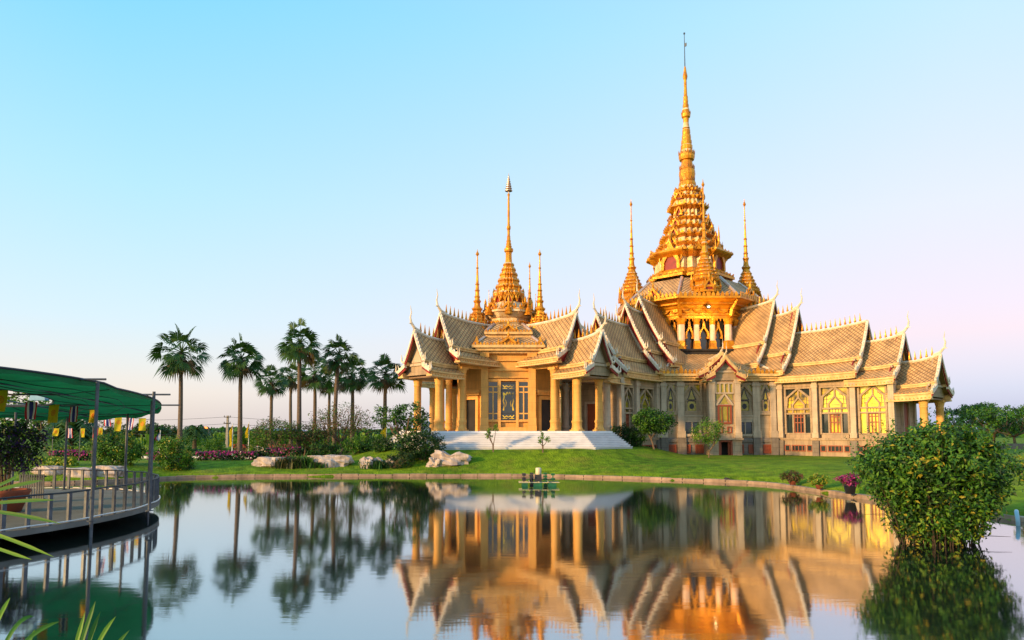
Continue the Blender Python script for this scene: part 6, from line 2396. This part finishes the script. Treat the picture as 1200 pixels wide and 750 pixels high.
# utility pole, wires, street lamp
Yp = 92
p = at(267, 487, Yp)
up_ = thing('utility_pole', 'concrete utility pole with a crossarm left of the yellow flags', 'utility pole', (p.x, Yp, .7))
mb = MB()
mb.loft(circ(4, math.pi / 4), [(.24, -.2), (.16, p.z - .7)])
mb.build('shaft', M['pole'], up_)
mb = MB()
for z in (p.z - .9, p.z - 1.7):
    mb.box((0, -.16, z), (.9, .1, .1))
    for q_ in (-.38, .38):
        mb.tube([(q_, -.16, z + .05), (q_, -.16, z + .22)], [.05, .03], 6)
mb.build('crossarm', M['metal_dark'], up_)
for i, (y0, y1, lab) in enumerate(((488, 492, 'uppermost thin wire crossing the sky behind the palms'), (496, 499, 'second thin wire from the top behind the palms'), (505, 506, 'lowest thin wire behind the palms'))):
    mb = MB()
    a, c, b_ = at(60, y0 - 1, Yp), at(267, y0 + .5, Yp), at(480, y1, Yp + 6)
    seq = [a.lerp(c, k / 12) - Vector((0, 0, .5 * math.sin(math.pi * k / 12))) for k in range(12)] + [c.lerp(b_, k / 12) - Vector((0, 0, .5 * math.sin(math.pi * k / 12))) for k in range(13)]
    mb.tube([s_ - a for s_ in seq], .018, 4)
    tag(mb.build('overhead_wire', M['metal_dark'], None, a), lab, 'wire')
Yl = 105
p = at(241, 501, Yl)
lamp = thing('street_lamp', 'street lamp glowing orange beside the young palm', 'street lamp', (p.x + .5, Yl, .7))
mb = MB()
mb.tube([(0, 0, -.2), (0, 0, p.z - .75), (-.15, 0, p.z - .6), (-.5, 0, p.z - .55)], [.07, .05, .045, .04], 6)
mb.build('post', M['metal'], lamp)
mb = MB()
mb.loft(circ(10), [(.05, p.z - .95), (.26, p.z - .85), (.28, p.z - .7), (.1, p.z - .58)], (-.5, 0))
mb.build('lamp_head', M['bulb_o'], lamp)

# white notice board on the left of the stairs
p = at(500, 514, 53.6)
nb = thing('notice_board', 'blank white board standing at the left end of the marble steps', 'notice board', (p.x, 52.75, 2.42))
mb = MB()
mb.box((0, 0, .75), (.62, .16, 1.1))
mb.build('panel', M['whitep'], nb)
mb = MB()
for q_ in (-.24, .24):
    mb.box((q_, .02, .1), (.06, .1, .4))
mb.box((.36, .02, .55), (.1, .2, .5))
mb.build('stand', M['metal_dark'], nb)

# paddle wheel aerator afloat before the far kerb
q = onz(631, 568, 0.05)
ae = thing('paddle_aerator', 'floating paddle wheel aerator with a cream motor cover', 'aerator', (q.x, q.y, 0))
mb = MB()
for yy in (-.5, .5):
    for (x0, x1) in ((-1.1, -.7), (-.35, .25), (.6, 1.15)):
        mb.box(((x0 + x1) / 2, yy, .08), (x1 - x0, .32, .24), 0, .9)
mb.build('float', M['gplas'], ae)
mb = MB()
mb.bx(-1.3, 1.35, -.53, -.47, .22, .26)
mb.bx(-1.3, 1.35, .47, .53, .22, .26)
for x in (-.6, 0, .6):
    mb.bx(x - .03, x + .03, -.7, .7, .265, .30)
mb.build('frame', M['ivory'], ae)
for x in (-.95, -.45, .45, .95):
    mb = MB()
    for k in range(6):
        a = k * math.pi / 3 + x
        c, s_ = math.cos(a), math.sin(a)
        for yy in (-.16, .16):
            mb.tube([(x, yy, .42), (x, yy + c * .36, .42 + s_ * .36)], [.025, .02], 4)
        mb.box((x, c * .36, .42 + s_ * .36), (.24, .10, .12))
    mb.tube([(x - .12, 0, .42), (x + .12, 0, .42)], .07, 8)
    mb.build('paddle_wheel', M['gplas'] if x > 0 else M['metal_dark'], ae)
mb = MB()
mb.tube([(-1.05, 0, .42), (1.05, 0, .42)], .025, 6)
mb.build('axle', M['metal'], ae)
mb = MB()
mb.bx(-.24, .2, -.2, .2, .31, .72)
mb.build('gearbox', M['metal_dark'], ae)
mb = MB()
mb.smooth = True
mb.loft(circ(16), [(.18, .72), (.19, .75), (.19, 1.12), (.17, 1.16), (.05, 1.17)])
mb.build('motor_cover', M['ivory'], ae)

ae.scale = (.84, .84, .84)
# potted plants on the right bank
for i, (px, py, lab, mats, wts, pm_, bh, pr_) in enumerate(((933, 567.5, 'russet leaved plant in a low terracotta pot, leftmost of the three on the bank', ['lf7', 'lf5', 'lf1'], [3, 2, 1], 'terracotta', .42, .21), (965, 572.5, 'yellow speckled plant in a small pot, middle of the three on the bank', ['lf4', 'lf6', 'lf2'], [3, 3, 1], 'terracotta', .44, .18), (1002, 578, 'magenta flowering plant in a black pot next to the pond bush', ['mag', 'lf7', 'lf3'], [3, 2, 1], 'blackpot', .40, .27))):
    q = onz(px, py, .26)
    q.y += .45
    z0 = max(.2, gz(q.x, q.y))
    ph_ = .42 if pm_ == 'blackpot' else .22
    t = thing('potted_plant', lab, 'potted plant', (q.x, q.y, z0), 0, 'pots along the pond kerb')
    mb = MB()
    mb.smooth = True
    mb.loft(circ(16), [(pr_ * .7, 0), (pr_, ph_ - .06), (pr_ * 1.08, ph_ - .05), (pr_ * 1.08, ph_), (pr_ * .95, ph_), (pr_ * .9, ph_ - .06)])
    mb.build('pot', M[pm_], t)
    mb = MB()
    foliage(mb, random.Random(500 + i), [((0, 0, ph_ + bh * .5), (.46 + pr_ * .3, .42, bh * .66))], 75, 14, .13, .12, .055, wts, shell=.3)
    mb.build('foliage', [M[k] for k in mats], t, fixn=False)
x = pt(1201, 31)
shrub('yellow_shrub', 'small yellow leaved shrub at the right edge above the blue pipe', 'shrub', x, 31, [((0, 0, .55), (.55, .5, .6))], ['lf4', 'lf6', 'lf2'], [3, 3, 2], 70, 14, .16, .14, .06, 77)
# pipe outlets
q = onz(1190, 604, .3)
mb = MB()
mb.smooth = True
mb.tube([(.25, .3, .12), (.05, .02, .14), (-.04, -.12, .08), (-.06, -.18, -.1), (-.06, -.18, -.5)], .062, 12)
tag(mb.build('drain_pipe', [M['cyan']], None, (q.x, q.y, .28)), 'pale blue plastic pipe bending over the kerb into the pond', 'pipe')
q = onz(852, 562.5, .12)
mb = MB()
mb.tube([(0, -.30, 0), (0, .2, 0)], .13, 14)
tag(mb.build('outlet_pipe', M['dark'], None, (q.x, q.y + .05, .13)), 'round dark outlet pipe in the far kerb', 'pipe')
# low wall far right
mb = MB()
a = pt(1110, 84)
mb.bx(a, a + 30, 84, 84.25, .3, 1.5)
tag(mb.build('boundary_wall', M['plinth'], None), 'low dark wall under the trees at the right edge', 'wall')
# garden path edging seen as a pale line behind the flower hedge
p0 = pt(168, 56)
mb = MB()
mb.bx(p0, pt(300, 56), 55.9, 56.2, .5, 1.02)
tag(mb.build('path_edging', M['marble'], None), 'pale straight edging behind the flowering hedge', 'edging')
